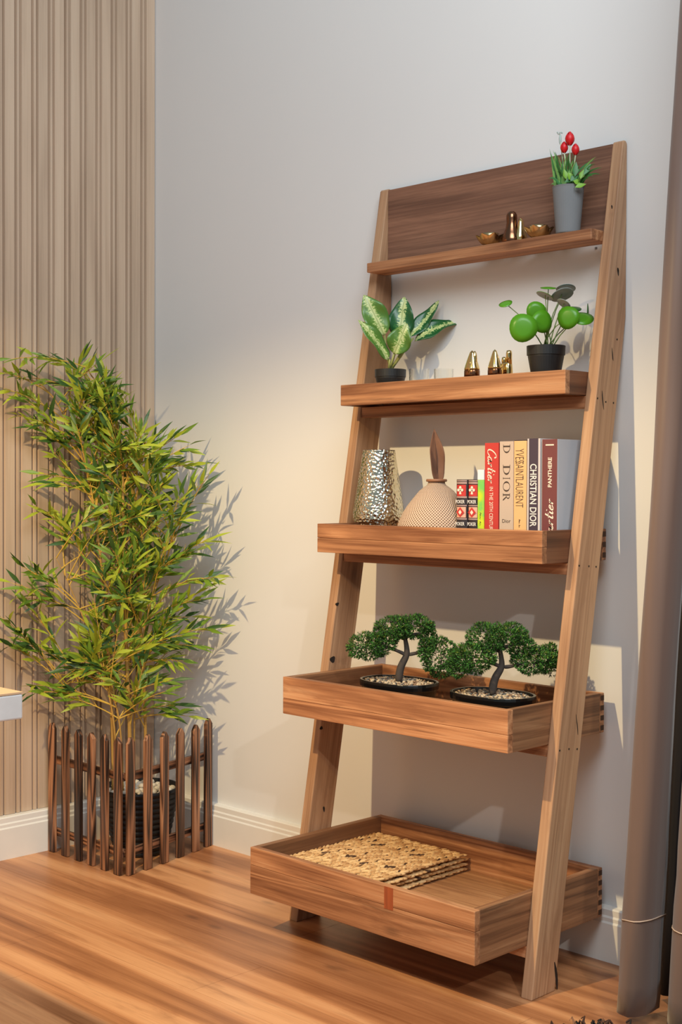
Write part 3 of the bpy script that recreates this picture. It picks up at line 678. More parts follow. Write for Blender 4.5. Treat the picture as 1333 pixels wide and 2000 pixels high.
# two decorated card boxes shaped like books, lettered POKER
for k, (u0, u1, lab) in enumerate([(889, 911, 'black and red book-shaped poker box touching the woven vase'), (912, 933.5, 'black and red book-shaped poker box beside the thin lime book')]):
    t, x0, x1, zz0, zz1 = book('poker_box', lab, u0, u1, 936.5, M_maroon_dk, round_=1, cat='box'); xm = (x0+x1)/2; w = x1-x0; t['group'] = 'poker boxes between vase and books'
    f = YS-.0003
    def strip(name, v0, v1, mat, inset=.0012, pr=.0003):
        n = 9; vs = []
        for v in (v1, v0):
            for i in range(n):
                q = -1+2*i/(n-1); q *= (1-inset/(w/2)); vs.append((xm+w/2*q, YS+.006*q*q-pr, bz(v)))
        MB().add(vs, [(i, i+1, n+i+1, n+i) for i in range(n-1)]).build(name, mat, t, loc=(xm, YS, bz(v0)))
    for v0, v1 in ((938, 940), (941.5, 945), (970, 973), (987, 989), (1013.5, 1016)): strip('spine_band', v0, v1, M_band)
    strip('label_panel', 947, 969.5, M_redl, .003); strip('label_panel', 991, 1012, M_peach, .003)
    # club ornament
    mb = MB()
    def flat(cx, cz, r, n=10, sx=1, sz=1): mb.add([(cx+r*sx*cos(2*pi*i/n), f-.0004, cz+r*sz*sin(2*pi*i/n)) for i in range(n)], [tuple(range(n))])
    zc_ = bz(957)
    for dx, dz, r in ((0, .005, .0036), (-.0055, -.0005, .0034), (.0055, -.0005, .0034), (0, 0, .003)): flat(xm+dx, zc_+dz, r)
    mb.add([(xm-.001, f-.0004, zc_), (xm-.0035, f-.0004, zc_-.010), (xm+.0035, f-.0004, zc_-.010), (xm+.001, f-.0004, zc_)], [(0, 1, 2, 3)])
    mb.build('club_emblem', M_cream, t, loc=(xm, YS, zc_))
    zd = bz(1001.5); mb = MB(); r = .0115; mb.add([(xm-r, f-.0004, zd), (xm, f-.0004, zd-r), (xm+r, f-.0004, zd), (xm, f-.0004, zd+r)], [(0, 1, 2, 3)]); mb.build('diamond_emblem', M_redl, t, loc=(xm, YS, zd))
    mb = MB(); f0 = f; r = .0048; mb.add([(xm-r, f-.0008, zd), (xm, f-.0008, zd-r*1.2), (xm+r, f-.0008, zd), (xm, f-.0008, zd+r*1.2)], [(0, 1, 2, 3)]); mb.build('diamond_emblem', M_cream, t, loc=(xm, YS, zd))
    for v0, v1 in ((977, 984), (1021, 1028)): fit_text('POKER', x0+.003, bz(v1), x1-.003, bz(v0), f, 0, M_white_ink, t, font_bold=.02)
# thin lime book
m, nt, bs = new('lime_cover'); f = noi(nt, coords(nt, (1, 1, 1)), 26, 3)
nt.links.new(ramp(nt, f, [(.38, lin(120, 200, 96)), (.5, lin(186, 214, 48)), (.62, lin(222, 222, 60))]), bs.inputs['Base Color']); bs.inputs['Roughness'].default_value = .4
t, x0, x1, a, b = book('paperback_book', 'thin lime green and yellow paperback with a white top', 933.5, 946.5, 917.5, m)
MB().box((x0-.0002, YS-.0004, bz(937)), (x1+.0001, YS+.002, b+.0002)).build('white_spine_top', plain('white_cover', lin(226, 226, 238), .45), t, loc=(x0, YS, b))
script_word(t, x0+.004, bz(1028), x1-.006, bz(1000), YS, -1, M_inkd, SQUIG, 5, 2, .16)
# red book
t, x0, x1, a, b = book('red_book', 'red hardcover book with cream script on its spine', 947, 974.5, 865, plain('red_cover', lin(192, 58, 54), .45)); w = x1-x0
script_word(t, x0+w*.10, bz(948), x1-w*.12, bz(872), YS, -1, M_cream, CART, 8.9, 3.0, .24)
fit_text('IN THE 20TH CENTURY', x0+w*.36, bz(1040), x0+w*.62, bz(951), YS, -1, M_cream, t)
# beige book
t, x0, x1, a, b = book('beige_book', 'beige hardcover book with large black roman capitals', 976, 1003.5, 862, plain('beige_cover', lin(196, 174, 158), .55)); w = x1-x0
def roman(parent, spec, mat):
    mb = MB()
    for ch, v0, v1 in spec:
        zA, zB = bz(v0), bz(v1); Lz = zA-zB; X0, X1 = x0+w*.26, x0+w*.76
        def P_(s, h): return (X0+h*(X1-X0), YS-.0004, zA-s*Lz)   # s along the reading direction, h cap height
        def q(s0, h0, s1, h1): mb.add([P_(s0, h0), P_(s1, h0), P_(s1, h1), P_(s0, h1)], [(0, 1, 2, 3)])
        def arc(cs, ch_, rs, rh, a0, a1, tn, tk, n=18):
            vs = []
            for i in range(n+1):
                an = a0+(a1-a0)*i/n; th = tn+(tk-tn)*abs(cos(an))
                vs += [P_(cs+rs*cos(an), ch_+rh*sin(an)), P_(cs+(rs-th)*cos(an), ch_+(rh-tn)*sin(an))]
            mb.add(vs, [(2*i, 2*i+1, 2*i+3, 2*i+2) for i in range(n)])
        if ch == 'I': q(.38, 0, .62, 1); q(.1, 0, .9, .06); q(.1, .94, .9, 1)
        if ch == 'D': q(.14, 0, .3, 1); q(0, 0, .35, .05); q(0, .95, .35, 1); arc(.32, .5, .66, .5, -pi/2, pi/2, .05, .16)
        if ch == 'O': arc(.5, .5, .5, .5, 0, 2*pi, .05, .15, 32)
        if ch == 'R':
            q(.14, 0, .3, 1); q(0, 0, .44, .05); q(0, .95, .35, 1); arc(.35, .74, .42, .26, -pi/2, pi/2, .05, .15)
            mb.add([P_(.42, .5), P_(.6, .5), P_(1.05, 0), P_(.85, 0)], [(0, 1, 2, 3)])
    mb.build('spine_lettering', mat, parent, loc=(x0, YS, bz(v0)))
roman(t, [('D', 869, 886), ('D', 908, 928), ('I', 932, 936.5), ('O', 940, 960), ('R', 963, 977)], M_inkd)
fit_text('Dior', x0+w*.22, bz(1020), x0+w*.82, bz(1013), YS, 0, M_inkd, t)
# amber book
t, x0, x1, a, b = book('amber_book', 'amber hardcover book with thin interlaced dark capitals', 1004, 1029, 861, plain('amber_cover', lin(228, 180, 126), .5)); w = x1-x0
fit_text('YVES', x0+w*.12, bz(904), x0+w*.80, bz(878), YS, -1, M_inkd, t, font_bold=-.012)
fit_text('SAINT', x0+w*.14, bz(936), x0+w*.78, bz(903), YS, -1, M_inkd, t, font_bold=-.012)
fit_text('LAURENT', x0+w*.16, bz(990), x0+w*.76, bz(936), YS, -1, M_inkd, t, font_bold=-.012)
script_word(t, x0+w*.34, bz(1029), x0+w*.60, bz(1012), YS, -1, M_inkd, SQUIG, 5, 2, .18)
MB().box((x0+.0002, YS+.0004, b-.0002), (x1-.0002, YS+.005, b+.0016)).build('headband', M_maroon_dk, t, loc=(x0, YS, b))
# dark book with a pale dust jacket edge
t, x0, x1, a, b = book('navy_book', 'dark plum hardcover with tall white capitals and pale cover edges', 1030, 1055.5, 856.5, plain('pale_jacket', lin(206, 196, 196), .5)); w = x1-x0
MB().box((x0+w*.14, YS-.0004, a), (x0+w*.86, YS+.002, b+.0002)).build('spine_strip', plain('plum_spine', lin(66, 54, 70), .5), t, loc=(x0, YS, b))
fit_text('CHRISTIAN DIOR', x0+w*.24, bz(1026), x0+w*.76, bz(907), YS-.0004, -1, M_white_ink, t, font_bold=.012)
# maroon book, pale cover face to the right
t, x0, x1, a, b = book('maroon_book', 'maroon-spined book with a pale blue-grey cover, rightmost of the row', 1058, 1089.5, 858, plain('bluegrey_jacket', lin(186, 190, 196), .5)); w = x1-x0
MB().box((x0+w*.04, YS-.0004, a), (x1-.0004, YS+.002, b+.0002)).build('spine_strip', plain('maroon_spine', lin(112, 58, 60), .5), t, loc=(x0, YS, b))
fit_text('PANTHERE', x0+w*.42, bz(951), x0+w*.66, bz(895), YS-.0004, 1, M_cream, t, font_bold=.02)
MB().box((x0+w*.26, YS-.0008, bz(873)), (x0+w*.78, YS-.0003, bz(870.5))).build('spine_rule', M_cream, t, loc=(x0, YS, b))
script_word(t, x0+w*.16, bz(1062), x1-w*.12, bz(968), YS-.0004, 1, M_cream, CART, 8.9, 3.0, .24)

# ------------------------------------------------------------------ bonsai trees
z4 = FLOORZ[4]+.0004
M_bark = plain('bonsai_bark', lin(72, 62, 56), .85, var=70)
BG = [leafmat('bonsai_green', lin(84, 142, 58), lin(50, 100, 44), .7), leafmat('bonsai_green_dark', lin(34, 66, 30), lin(22, 48, 24), .7), leafmat('bonsai_olive', lin(124, 140, 50), lin(84, 110, 44), .7)]
def bonsai(label, pc, trunk, limbs, pads, seed):
    rr = random.Random(seed); ph = .0625
    ctr = px(*pc, 2, z4+ph); c = Vector((ctr.x, ctr.y, z4)); t = thing('bonsai_tree', label, 'plant', c, 'bonsai trees on the fourth tray')
    A, B = .101, .070
    pr = [(0, .0), (.78, .0), (.82, .004), (.95, ph*.72), (.99, ph*.76), (1, ph*.9), (.99, ph), (.93, ph), (.91, ph-.010), (0, ph-.010)]
    MB().lathe([(r, z) for r, z in pr], 48, c, sx=A, sy=B, sq=2.4).build('pot', M_blackg, t, loc=c, smooth=False, bevel=.0008)
    mb = MB()
    for k in range(560):
        a, q = rr.uniform(0, 2*pi), sqrt(rr.random())*.90; s = rr.uniform(.0030, .0052)
        M_ = Matrix.Rotation(rr.uniform(0, 6), 3, 'Z') @ Matrix.Rotation(rr.uniform(-.5, .5), 3, 'X')
        mb.blob(c+Vector((A*q*cos(a), B*q*sin(a), ph-.008+rr.uniform(0, .005))), (s, s*rr.uniform(.6, .9), s*.6), 6, 4, M_, rr.choice((0, 0, 0, 1, 2)))
    mb.build('pebbles', [M_peb, M_pebd, M_pebg], t, loc=c, smooth=True, kind='stuff')
    tb = c+Vector((0, 0, ph-.004)); base = tb
    def pp(u, v, near=0): return pv(u, v, base, near)
    tp = [pp(*q) for q in trunk]; dz = tb-tp[0]; n = len(tp)
    tp[0] = Vector((tp[0].x, tp[0].y, tb.z-.004))
    rad = [.0105, .0095, .009, .0078, .0058, .0046][:n]
    tr = MB().tube(tp, rad, 10).build('trunk', M_bark, t, loc=tb, smooth=True); sb = tr.modifiers.new('s', 'SUBSURF'); sb.levels = sb.render_levels = 2
    for lm in limbs:
        lp = [pp(*q) for q in lm]; mb = MB().tube(lp, [.0055-.0035*i/(len(lp)-1) for i in range(len(lp))], 8); o = mb.build('branch', M_bark, t, loc=lp[0], smooth=True); o.modifiers.new('s', 'SUBSURF').render_levels = 2
    for (u, v, w, h, near, cnt) in pads:
        cc = pp(u, v, near); mb = MB(); rx = w*1.05/830; rz = h*1.05/830
        for k in range(int(cnt*2.3)):
            while True:
                d = Vector((rr.uniform(-1, 1), rr.uniform(-1, 1), rr.uniform(-1, 1)))
                if .25 < d.length < 1: break
            d = d.normalized()*d.length**.5
            q = cc+RH*(d.x*rx)+FH*(d.y*min(rx, .045)*.9)+Vector((0, 0, d.z*rz))
            q.z += rz*.25*noise.noise(q*40)
            if q.y > -.026: q.y = -.026-rr.random()*.01
            out = (Vector((d.x*RH.x+d.y*FH.x, d.x*RH.y+d.y*FH.y, d.z*.8+.35))).normalized()
            for j in range(5):
                dr = (out+Vector((rr.uniform(-.7, .7), rr.uniform(-.7, .7), rr.uniform(-.6, .7)))).normalized(); L = rr.uniform(.005, .009)
                sd = dr.cross(Vector((rr.random(), rr.random(), rr.random()))).normalized()*rr.uniform(.0008, .0013)
                e = q+dr*L; md = q+dr*L*.6
                mi = 2 if (rr.random() < .10 and d.z > 0) else (1 if rr.random() < .45 else 0)
                mb.add([q-sd*.5, md-sd, e, md+sd, q+sd*.5], [(0, 1, 2, 3, 4)], mi)
        mb.build('foliage_pad', BG, t, loc=cc, kind='stuff')
        MB().tube([cc-Vector((0, 0, rz*.5)), cc, cc+RH*rx*.5], [.002, .0015, .001], 6).build('twig', M_bark, t, loc=cc)
bonsai('bonsai tree in a black oval pot, left of the two', (780, 1328), [(779, 1328), (781, 1308), (788, 1292), (797, 1278), (794, 1258), (790, 1238)],
       [[(795, 1280), (780, 1272), (762, 1266), (742, 1262)], [(797, 1279), (812, 1276), (830, 1272), (848, 1270)], [(792, 1250), (776, 1240), (762, 1238)], [(792, 1245), (815, 1236), (832, 1238)]],
       [(716, 1262, 36, 25, .0, 330), (748, 1252, 26, 24, .01, 210), (768, 1228, 34, 22, .0, 300), (808, 1224, 38, 20, .0, 330), (836, 1246, 16, 26, -.01, 150), (862, 1285, 34, 36, .01, 420), (833, 1268, 14, 22, .02, 110)], 3)
bonsai('bonsai tree in a black oval pot, right of the two beside the upright', (963, 1353), [(962, 1352), (964, 1332), (972, 1316), (982, 1303), (980, 1285), (976, 1262)],
       [[(980, 1303), (965, 1296), (948, 1291), (925, 1290)], [(983, 1303), (998, 1302), (1012, 1298), (1035, 1292)], [(978, 1275), (962, 1262), (950, 1256)], [(978, 1270), (998, 1258), (1015, 1260)]],
       [(950, 1246, 34, 25, .0, 330), (990, 1243, 36, 24, .0, 330), (925, 1285, 40, 24, .015, 360), (1022, 1264, 22, 20, .0, 170), (1044, 1290, 40, 24, .0, 360), (1074, 1290, 22, 26, -.02, 200), (898, 1296, 22, 24, .0, 200)], 5)

# ------------------------------------------------------------------ stack of woven mats
z5 = FLOORZ[5]+.0003
m, nt, bs = new('water_hyacinth'); v = coords(nt)
f = noi(nt, coords(nt, (60, 200, 60)), 1.5, 3); g = noi(nt, coords(nt, (1, 1, 1), rnd=True), 16, 3)
at = N(nt, 'ShaderNodeAttribute', attribute_name='tone')
c = ramp(nt, mth(nt, 'ADD', mth(nt, 'MULTIPLY', at.outputs['Fac'], .80), mth(nt, 'MULTIPLY', f, .30)), [(.16, lin(70, 44, 26)), (.32, lin(164, 116, 70)), (.6, lin(204, 158, 104)), (.85, lin(226, 186, 132))])
nt.links.new(c, bs.inputs['Base Color']); bs.inputs['Roughness'].default_value = .75; bump(nt, bs, f, .5, .001); M_hy = m
MX0, MX1, MY0, MY1 = .998, 1.280, -.376, -.052; TT = .0112
def braid_mesh(seed, edge=False):
    rr = random.Random(seed); mb = MB(); tones = []; n = 23; L = MY1-MY0; pitch = L/n; wr = .0165
    for i in range(n):
        for sg in (-1, 1):
            c = Vector((-L/2+pitch*(i+.5+.25*sg)*.97+.004, sg*wr*.25, .0007*sg*(1 if i % 2 else -1)+rr.uniform(-.0005, .0005)))
            a = sg*radians(30+rr.uniform(-10, 10)); M_ = (Matrix.Rotation(a, 3, 'Z') @ Matrix.Rotation(rr.uniform(-.16, .06), 3, 'Y') @ Matrix.Rotation(rr.uniform(-.5, .5), 3, 'X'))
            n0 = len(mb.v); mb.blob(c, (pitch*1.02, .0050*rr.uniform(.75, 1.15), .0044*rr.uniform(.8, 1.15)), 7, 6, M_)
            tn = rr.random()**.8*.8+.25; tn = .0 if rr.random() < .08 else tn
            tones += [tn]*(len(mb.v)-n0)
    return mb, tones
bm_var = []
MC = Vector(((MX0+MX1)/2, (MY0+MY1)/2, 0))
for lev in range(4):
    rot = radians([1.2, -.8, .9, 0][lev]); off = Vector(([.004, -.002, .003, 0][lev], [-.002, .003, 0, 0][lev], 0)); zc_ = z5+TT*(lev+.5)
    lab = ['bottommost of the four braided mats on the lowest tray', 'second from the bottom of the four braided mats', 'second from the top of the four braided mats', 'topmost braided straw-coloured mat of the stack on the lowest tray'][lev]
    Mt = Matrix.Translation(MC+off+Vector((0, 0, zc_-TT*.5))) @ Matrix.Rotation(rot, 4, 'Z')
    t = thing('woven_mat', lab, 'mat', MC); t['group'] = 'braided mats stacked on the lowest tray'; WM[t.name] = Mt; t.matrix_basis = Mt
    nr = 18; dx = (MX1-MX0)/nr
    for k in range(nr):
        Mw = Mt @ Matrix.Translation((MX0-MC.x+dx*(k+.5), 0, TT*.5)) @ Matrix.Rotation(pi/2, 4, 'Z') @ Matrix.Diagonal((1, 1, .84, 1))
        if k % 2: Mw = Mw @ Matrix.Scale(-1, 4, (0, 1, 0))
        Mw = Mw @ Matrix.Diagonal((1, 1.0, 1.0, 1))
        if len(bm_var) < 8 and lev == 0 and k < 8:
            mb, tn = braid_mesh(50+k); o = mb.build('braid', M_hy, t, local=True, smooth=True)
            a = o.data.attributes.new('tone', 'FLOAT', 'POINT'); a.data.foreach_set('value', tn); bm_var.append(o)
            o.matrix_basis = Matrix.Identity(4); put(o, Mw, t)
        else: inst(bm_var[(k*5+lev*3) % 8], Mw, t)

# ------------------------------------------------------------------ picket fence and bamboo in the corner
fe = thing('picket_fence', 'low corner fence of flame-burnt brown pickets around the bamboo pot', 'fence', (.36, -.385, 0))
PK = [(.034, -.387), (.100, -.387), (.164, -.387), (.228, -.388), (.291, -.389), (.354, -.390)]
PR = [(.377, -.366), (.366, -.300), (.350, -.231), (.334, -.163), (.317, -.094), (.300, -.034)]
HP = .3695
def picket(c, along, name='picket'):
    w = .0275; th = .012; ax = Vector((cos(along), sin(along), 0)); nx = Vector((-ax.y, ax.x, 0)); pr = [(-w/2, .0008), (w/2, .0008), (w/2, HP-.016), (0.002, HP), (-.002, HP), (-w/2, HP-.016)]
    c = Vector((c[0], c[1], 0)); rz_ = R.uniform(-.006, .004)
    a = [c+ax*x-nx*th/2+Vector((0, 0, z+(rz_ if z > .1 else 0))) for x, z in pr]; b = [v+nx*th for v in a]
    return extr([tuple(v) for v in a], [tuple(v) for v in b], 6).build(name, M_burnt, fe, loc=c, rot=(0, 0, along), bevel=.0016)
for q in PK: picket(q, 0)
ang = atan2(PR[-1][1]-PR[0][1], PR[-1][0]-PR[0][0])
for q in PR: picket(q, ang)
for z in (.057, .262):
    MB().box((.024, -.3805, z-.011), (.362, -.3705, z+.011)).build('cross_rail', M_burntX, fe, loc=(.2, -.375, z), bevel=.001)
    a = Vector((PR[0][0], PR[0][1], 0)); b = Vector((PR[-1][0], PR[-1][1], 0)); d = (b-a).normalized(); n = Vector((-d.y, d.x, 0)); n = n if n.x < 0 else -n
    Mx = Matrix.Translation((a+b)/2+n*.0115+Vector((0, 0, z))) @ Matrix.Rotation(ang-pi/2, 4, 'Z'); L = (b-a).length/2
    MB().box((-.005, -L+.012, -.011), (.005, L+.008, .011), M=None).build('cross_rail', M_burntY, fe, loc=Mx.translation, rot=(0, 0, ang-pi/2), local=True, bevel=.001)
# pot
pc = px(263, 1545, 2, .19); PB = Vector((.2, -.215, 0))
PB = Vector((.205, -.205, 0)); rp = .112
bt = thing('bamboo_plant', 'tall artificial bamboo with yellow canes in a ribbed black pot in the corner', 'plant', PB)
hp = px(263, 1533, 1, PB.y).z
hp = max(.17, min(.215, pv(263, 1535, PB).z))
pr = [(0, 0), (rp*.62, 0)]; k = 11
for i in range(k):
    z0 = hp*.93*i/k; z1_ = hp*.93*(i+1)/k; ra = rp*(.64+.34*((i+.5)/k)**.8)
    pr += [(ra-.0022, z0+.001), (ra+.001, z0+(z1_-z0)*.35), (ra+.001, z0+(z1_-z0)*.7), (ra-.0022, z1_)]
pr += [(rp, hp*.94), (rp+.002, hp), (rp-.006, hp), (rp-.009, hp-.025), (0, hp-.025)]
MB().lathe(pr, 56, PB).build('pot', M_black, bt, loc=PB, smooth=True)
pebs = []
for k in range(64):
    a = k*2.39996; q = sqrt((k+.5)/64)*(rp-.017); s = R.uniform(.010, .015)
    c = PB+Vector((q*cos(a), q*sin(a), hp-.012+R.uniform(-.003, .006)+.008*(1-q/rp)))
    if k < 6:
        o = MB().blob((0, 0, 0), (s, s*.8, s*.65), 8, 6, jit=.25).build('pebble', M_pebw, bt, local=True, smooth=True); pebs.append(o); put(o, Matrix.Translation(c), bt)
    else: inst(pebs[k % 6], Matrix.Translation(c) @ Matrix.Rotation(R.uniform(0, 6), 4, 'Z') @ Matrix.Rotation(R.uniform(-.5, .5), 4, 'X'), bt)
def safe(p):
    p = Vector(p); p.x = max(p.x, .034); p.y = min(p.y, -.026); return p
def bpv(u, v, near):
    for k in range(30):
        q = pv(u, v, PB, near)
        if q.x > .034 and q.y < -.026: return q
        if q.x <= .034: near += .02
        else: near += .02
    return safe(q)
canes = [[(222, 1545), (220, 1440), (218, 1360), (212, 1280), (205, 1180), (196, 1080), (182, 980), (165, 900), (130, 820), (105, 775), (75, 745), (38, 738)],
         [(255, 1545), (254, 1440), (250, 1340), (246, 1240), (243, 1120), (241, 1010), (240, 920), (236, 860), (222, 800), (205, 760), (178, 735), (170, 715)],
         [(283, 1545), (285, 1440), (282, 1340), (276, 1240), (268, 1120), (262, 1020), (268, 960), (276, 905), (288, 870)],
         [(240, 1545), (238, 1450), (230, 1380), (205, 1330), (150, 1330), (120, 1340)],
         [(262, 1545), (262, 1400), (268, 1300), (290, 1190), (318, 1110), (338, 1060)],
         [(228, 1545), (226, 1420), (200, 1290), (160, 1200), (130, 1130), (110, 1090)]]
near0 = [.03, .02, -.01, .05, .0, .05]; crad = [.0052, .0062, .0052, .003, .0034, .0032]
cpt = []
for ci, cn in enumerate(canes):
    pts = [bpv(u, v, near0[ci]) for u, v in cn]; fine_ = []
    for i in range(len(pts)-1):
        for k in range(6): fine_.append(pts[i].lerp(pts[i+1], k/6))
    fine_.append(pts[-1])
    for _ in range(6): fine_ = [fine_[0]]+[(fine_[i-1]+fine_[i]*2+fine_[i+1])/4 for i in range(1, len(fine_)-1)]+[fine_[-1]]
    n = len(fine_); rad = [crad[ci]*(1-.78*i/n)*(1.25 if i % 9 == 0 else 1) for i in range(n)]
    MB().tube(fine_, rad, 8).build('cane', M_cane, bt, loc=fine_[0], smooth=True)
    for i, q in enumerate(fine_):
        if q.z > .33: cpt.append((q, (fine_[min(i+1, n-1)]-fine_[i-1]).normalized(), ci))
# sprays: (tip u, tip v)
tips = [(5,728),(28,700),(60,738),(12,760),(110,705),(158,702),(188,712),(38,812),(50,780),(62,830),(95,842),(228,768),(208,742),(235,790),(262,850),(278,838),(300,860),(342,855),(365,872),(380,906),(328,930),(405,932),(368,955),(352,1012),(340,985),
        (402,1056),(375,1078),(330,1060),(425,1128),(402,1150),(388,1172),(368,1205),(412,1226),(380,1262),(352,1290),(330,1330),(362,1398),(342,1378),(318,1352),
        (78,858),(100,880),(84,925),(95,945),(72,990),(100,1010),(118,1030),(28,1140),(45,1108),(75,1120),(40,1168),(60,1190),(6,1208),(30,1232),(14,1258),(60,1255),(100,1272),(160,1290),(160,1262),
        (56,1352),(72,1338),(110,1318),(140,1308),(120,1360),(210,1300),(225,1330),(300,1310),(250,1370),(320,1240),(190,1250)]
for v in range(745, 1310, 21):
    for k in range(4):
        lo = 100+60*sin((v-760)/170); hi = 235+130*min(1, max(0, (v-800)/120)); tips.append((R.uniform(lo+20, hi-10), v+R.uniform(-14, 14)))
leaves = []; twm = MB()
for (u, v) in tips:
    near = R.uniform(-.06, .13); tip = bpv(u, v, near)
    # anchor on a cane, below and inside
    best = min(cpt, key=lambda q: abs((q[0]-tip).length-.13-.12*R.random())+max(0, q[0].z-tip.z+.02)*1.6)
    b = best[0]; ax = (tip-b); L = ax.length
    mid = b+ax*.5+Vector((0, 0, .12*L)); pts = [safe((b*(1-s)**2+mid*2*s*(1-s)+tip*s*s)) for s in [i/8 for i in range(9)]]
    twm.tube(pts, [.0016*(1-.7*i/8)+.0003 for i in range(9)], 5)
    dark = R.random()
    nl = R.randint(10, 15)
    for k in range(nl):
        s = .38+.62*(k+.5)/nl; i = min(7, int(s*8)); q = pts[i].lerp(pts[i+1], s*8-i); d = (pts[i+1]-pts[i]).normalized()
        side = d.cross(Vector((R.uniform(-.5, .5), R.uniform(-.5, .5), 1))).normalized()*(1 if k % 2 else -1)
        dr = (d*R.uniform(.5, 1.0)+side*R.uniform(.35, .9)+Vector((R.uniform(-.2, .2), R.uniform(-.2, .2), R.uniform(-.35, .45)))).normalized()
        if k == nl-1: dr = d; q = tip
        Lf = R.uniform(.046, .082); e = q+dr*Lf
        if e.x < .018 or e.y > -.014: dr = Vector((abs(dr.x) if e.x < .018 else dr.x, -abs(dr.y) if e.y > -.014 else dr.y, dr.z))
        st = q+dr*.008; twm.tube([q, st], .0007, 4, cap=False)
        leaves.append((st, dr, FH*-R.uniform(.1, 1.1)+Vector((R.uniform(-.5, .5), R.uniform(-.4, .4), R.uniform(.0, .9))), Lf, R.uniform(.0095, .0135), R.choice((0, 0, 1, 1, 1, 2, 2)) if dark < .6 else R.choice((0, 1, 2, 2)), R.uniform(.0, .25)))
    # bare yellow twiglets
    for k in range(5):
        s = R.uniform(.3, .9); i = int(s*8); q = pts[i]; dr = ((pts[min(i+1, 8)]-pts[i]).normalized()+Vector((R.uniform(-.8, .8), R.uniform(-.8, .8), R.uniform(-.6, .8)))).normalized()
        e = safe(q+dr*R.uniform(.015, .035)); twm.tube([q, e], [.0008, .0004], 4, cap=False)
twm.build('twigs', M_twig, bt, loc=PB, kind='stuff')
leaves.sort(key=lambda l: (l[0]-CAM).dot(fw)); rest = MB(); proto = {}
def setq(d, nrm):
    d = d.normalized(); s = d.cross(nrm).normalized(); n = s.cross(d); return Matrix((d, s, n)).transposed().to_4x4()
cnt = 0
for k, (q, d, nrm, L, w, mi, bend) in enumerate(leaves):
    if cnt < 290:
        key = (mi, k % 4)
        Mw = Matrix.Translation(q) @ setq(d, nrm) @ Matrix.Diagonal((L/.06, w/.009, w/.009, 1))
        if key not in proto:
            o = MB().leaf((0, 0, 0), (1, 0, 0), (0, 0, 1), .06, .009, [.02, .1, .18, .26][k % 4]).build('leaf', LG[mi], bt, local=True, smooth=True); proto[key] = o; put(o, Mw, bt)
        else: inst(proto[key], Mw, bt)
        cnt += 1
    else: rest.leaf(q, d, nrm, L, w, bend, mi=mi)
rest.build('foliage', LG, bt, loc=PB, smooth=True, kind='stuff')

# ------------------------------------------------------------------ table corner at the left edge, drapes and rug at the right
tx, ty, tz, tt = 1.452, -1.362, .722, .043
q = px(45, 1351, 2, tz); tx, ty = q.x, q.y
t = thing('side_table', 'pale table corner reaching in at the left edge of the photo', 'table', (tx-.5, ty-.4, 0))
M_tside = plain('whitewashed_edge', lin(214, 214, 214), .6, var=24); M_ttop = plain('pale_table_top', lin(214, 178, 140), .4, var=6)
MB().box((tx-.85, ty-.46, tz-tt), (tx, ty, tz-.003)).build('table_top_edge', M_tside, t, loc=(tx-.5, ty-.4, tz), bevel=.003)
MB().box((tx-.85, ty-.46, tz-.0029), (tx, ty, tz)).build('table_top', M_ttop, t, loc=(tx-.5, ty-.4, tz))
MB().box((tx-.0004, ty-.0545, tz-tt+.002), (tx+.0004, ty-.0525, tz-.004)).build('edge_seam', M_screw, t, loc=(tx, ty-.053, tz))
for dx, dy in ((.12, .12), (.77, .12), (.12, .38), (.77, .38)):
    MB().box((tx-dx-.03, ty-dy-.03, 0.0005), (tx-dx+.03, ty-dy+.03, tz-tt-.0002)).build('leg', M_tside, t, loc=(tx-dx, ty-dy, 0), bevel=.003)
m, nt, bs = new('taupe_satin'); bs.inputs['Roughness'].default_value = .42; bs.inputs['Sheen Weight'].default_value = .3
nt.links.new(mixc(nt, noi(nt, coords(nt, (40, 40, 1.5)), 1, 2), lin(112, 90, 80), lin(98, 78, 69)), bs.inputs['Base Color']); M_drape = m
def drape(label, xb, xt, width, ycen, depth, nf, phase, seed, group=None):
    """floor-length satin drape: deep pleats along x, left edge leaning from xb at the floor to xt at the top"""
    t = thing('drape', label, 'curtain', ((xb+width/2), ycen, 0)); t['group'] = 'taupe drapes at the right'
    nu, nv = int(24*nf)+1, 46; vs = []; ztop = 2.62
    for j in range(nv):
        s = j/(nv-1); z = .026+(ztop-.026)*s; x0 = xb+(xt-xb)*(s*ztop/2.62); wj = width*(1-.10*s)
        for i in range(nu):
            q = i/(nu-1); ph = phase+q*nf*2*pi; d = depth*(1-.30*s)
            x = x0+q*wj+.012*sin(2*ph); y = ycen+d*.5*cos(ph)
            y += .010*noise.noise(Vector((q*4+seed, z*2.2, 0)))+(.006*noise.noise(Vector((q*7+seed, z*9, 3))) if z < .35 else 0)
            vs.append((x, y, z))
    mb = MB(); mb.add(vs, [(j*nu+i, j*nu+i+1, (j+1)*nu+i+1, (j+1)*nu+i) for j in range(nv-1) for i in range(nu-1)])
    o = mb.build('panel', M_drape, t, loc=(xb, ycen, 0), smooth=True); s = o.modifiers.new('thick', 'SOLIDIFY'); s.thickness = .0015
    # hem seam: a thin cord following the folds
    j = 5; zz = .205
    pts = [Vector(vs[3*nu+i]).lerp(Vector(vs[4*nu+i]), .5) for i in range(nu)]
    MB().tube([(a.x, a.y-.0015, zz+.010*sin(i*.21)) for i, a in enumerate(pts)], .0012, 5).build('hem_seam', plain('hem_thread', lin(196, 170, 150), .5), t, loc=(xb, ycen, zz), smooth=True)
    return t
drape('taupe satin drape beside the shelf, left of the dark gap', 1.864, 2.016, .050, -.235, .14, .46, pi*.66, 1)
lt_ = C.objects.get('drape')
vs = []  # added near-black strip; its colour supplies the shade of the deep fold
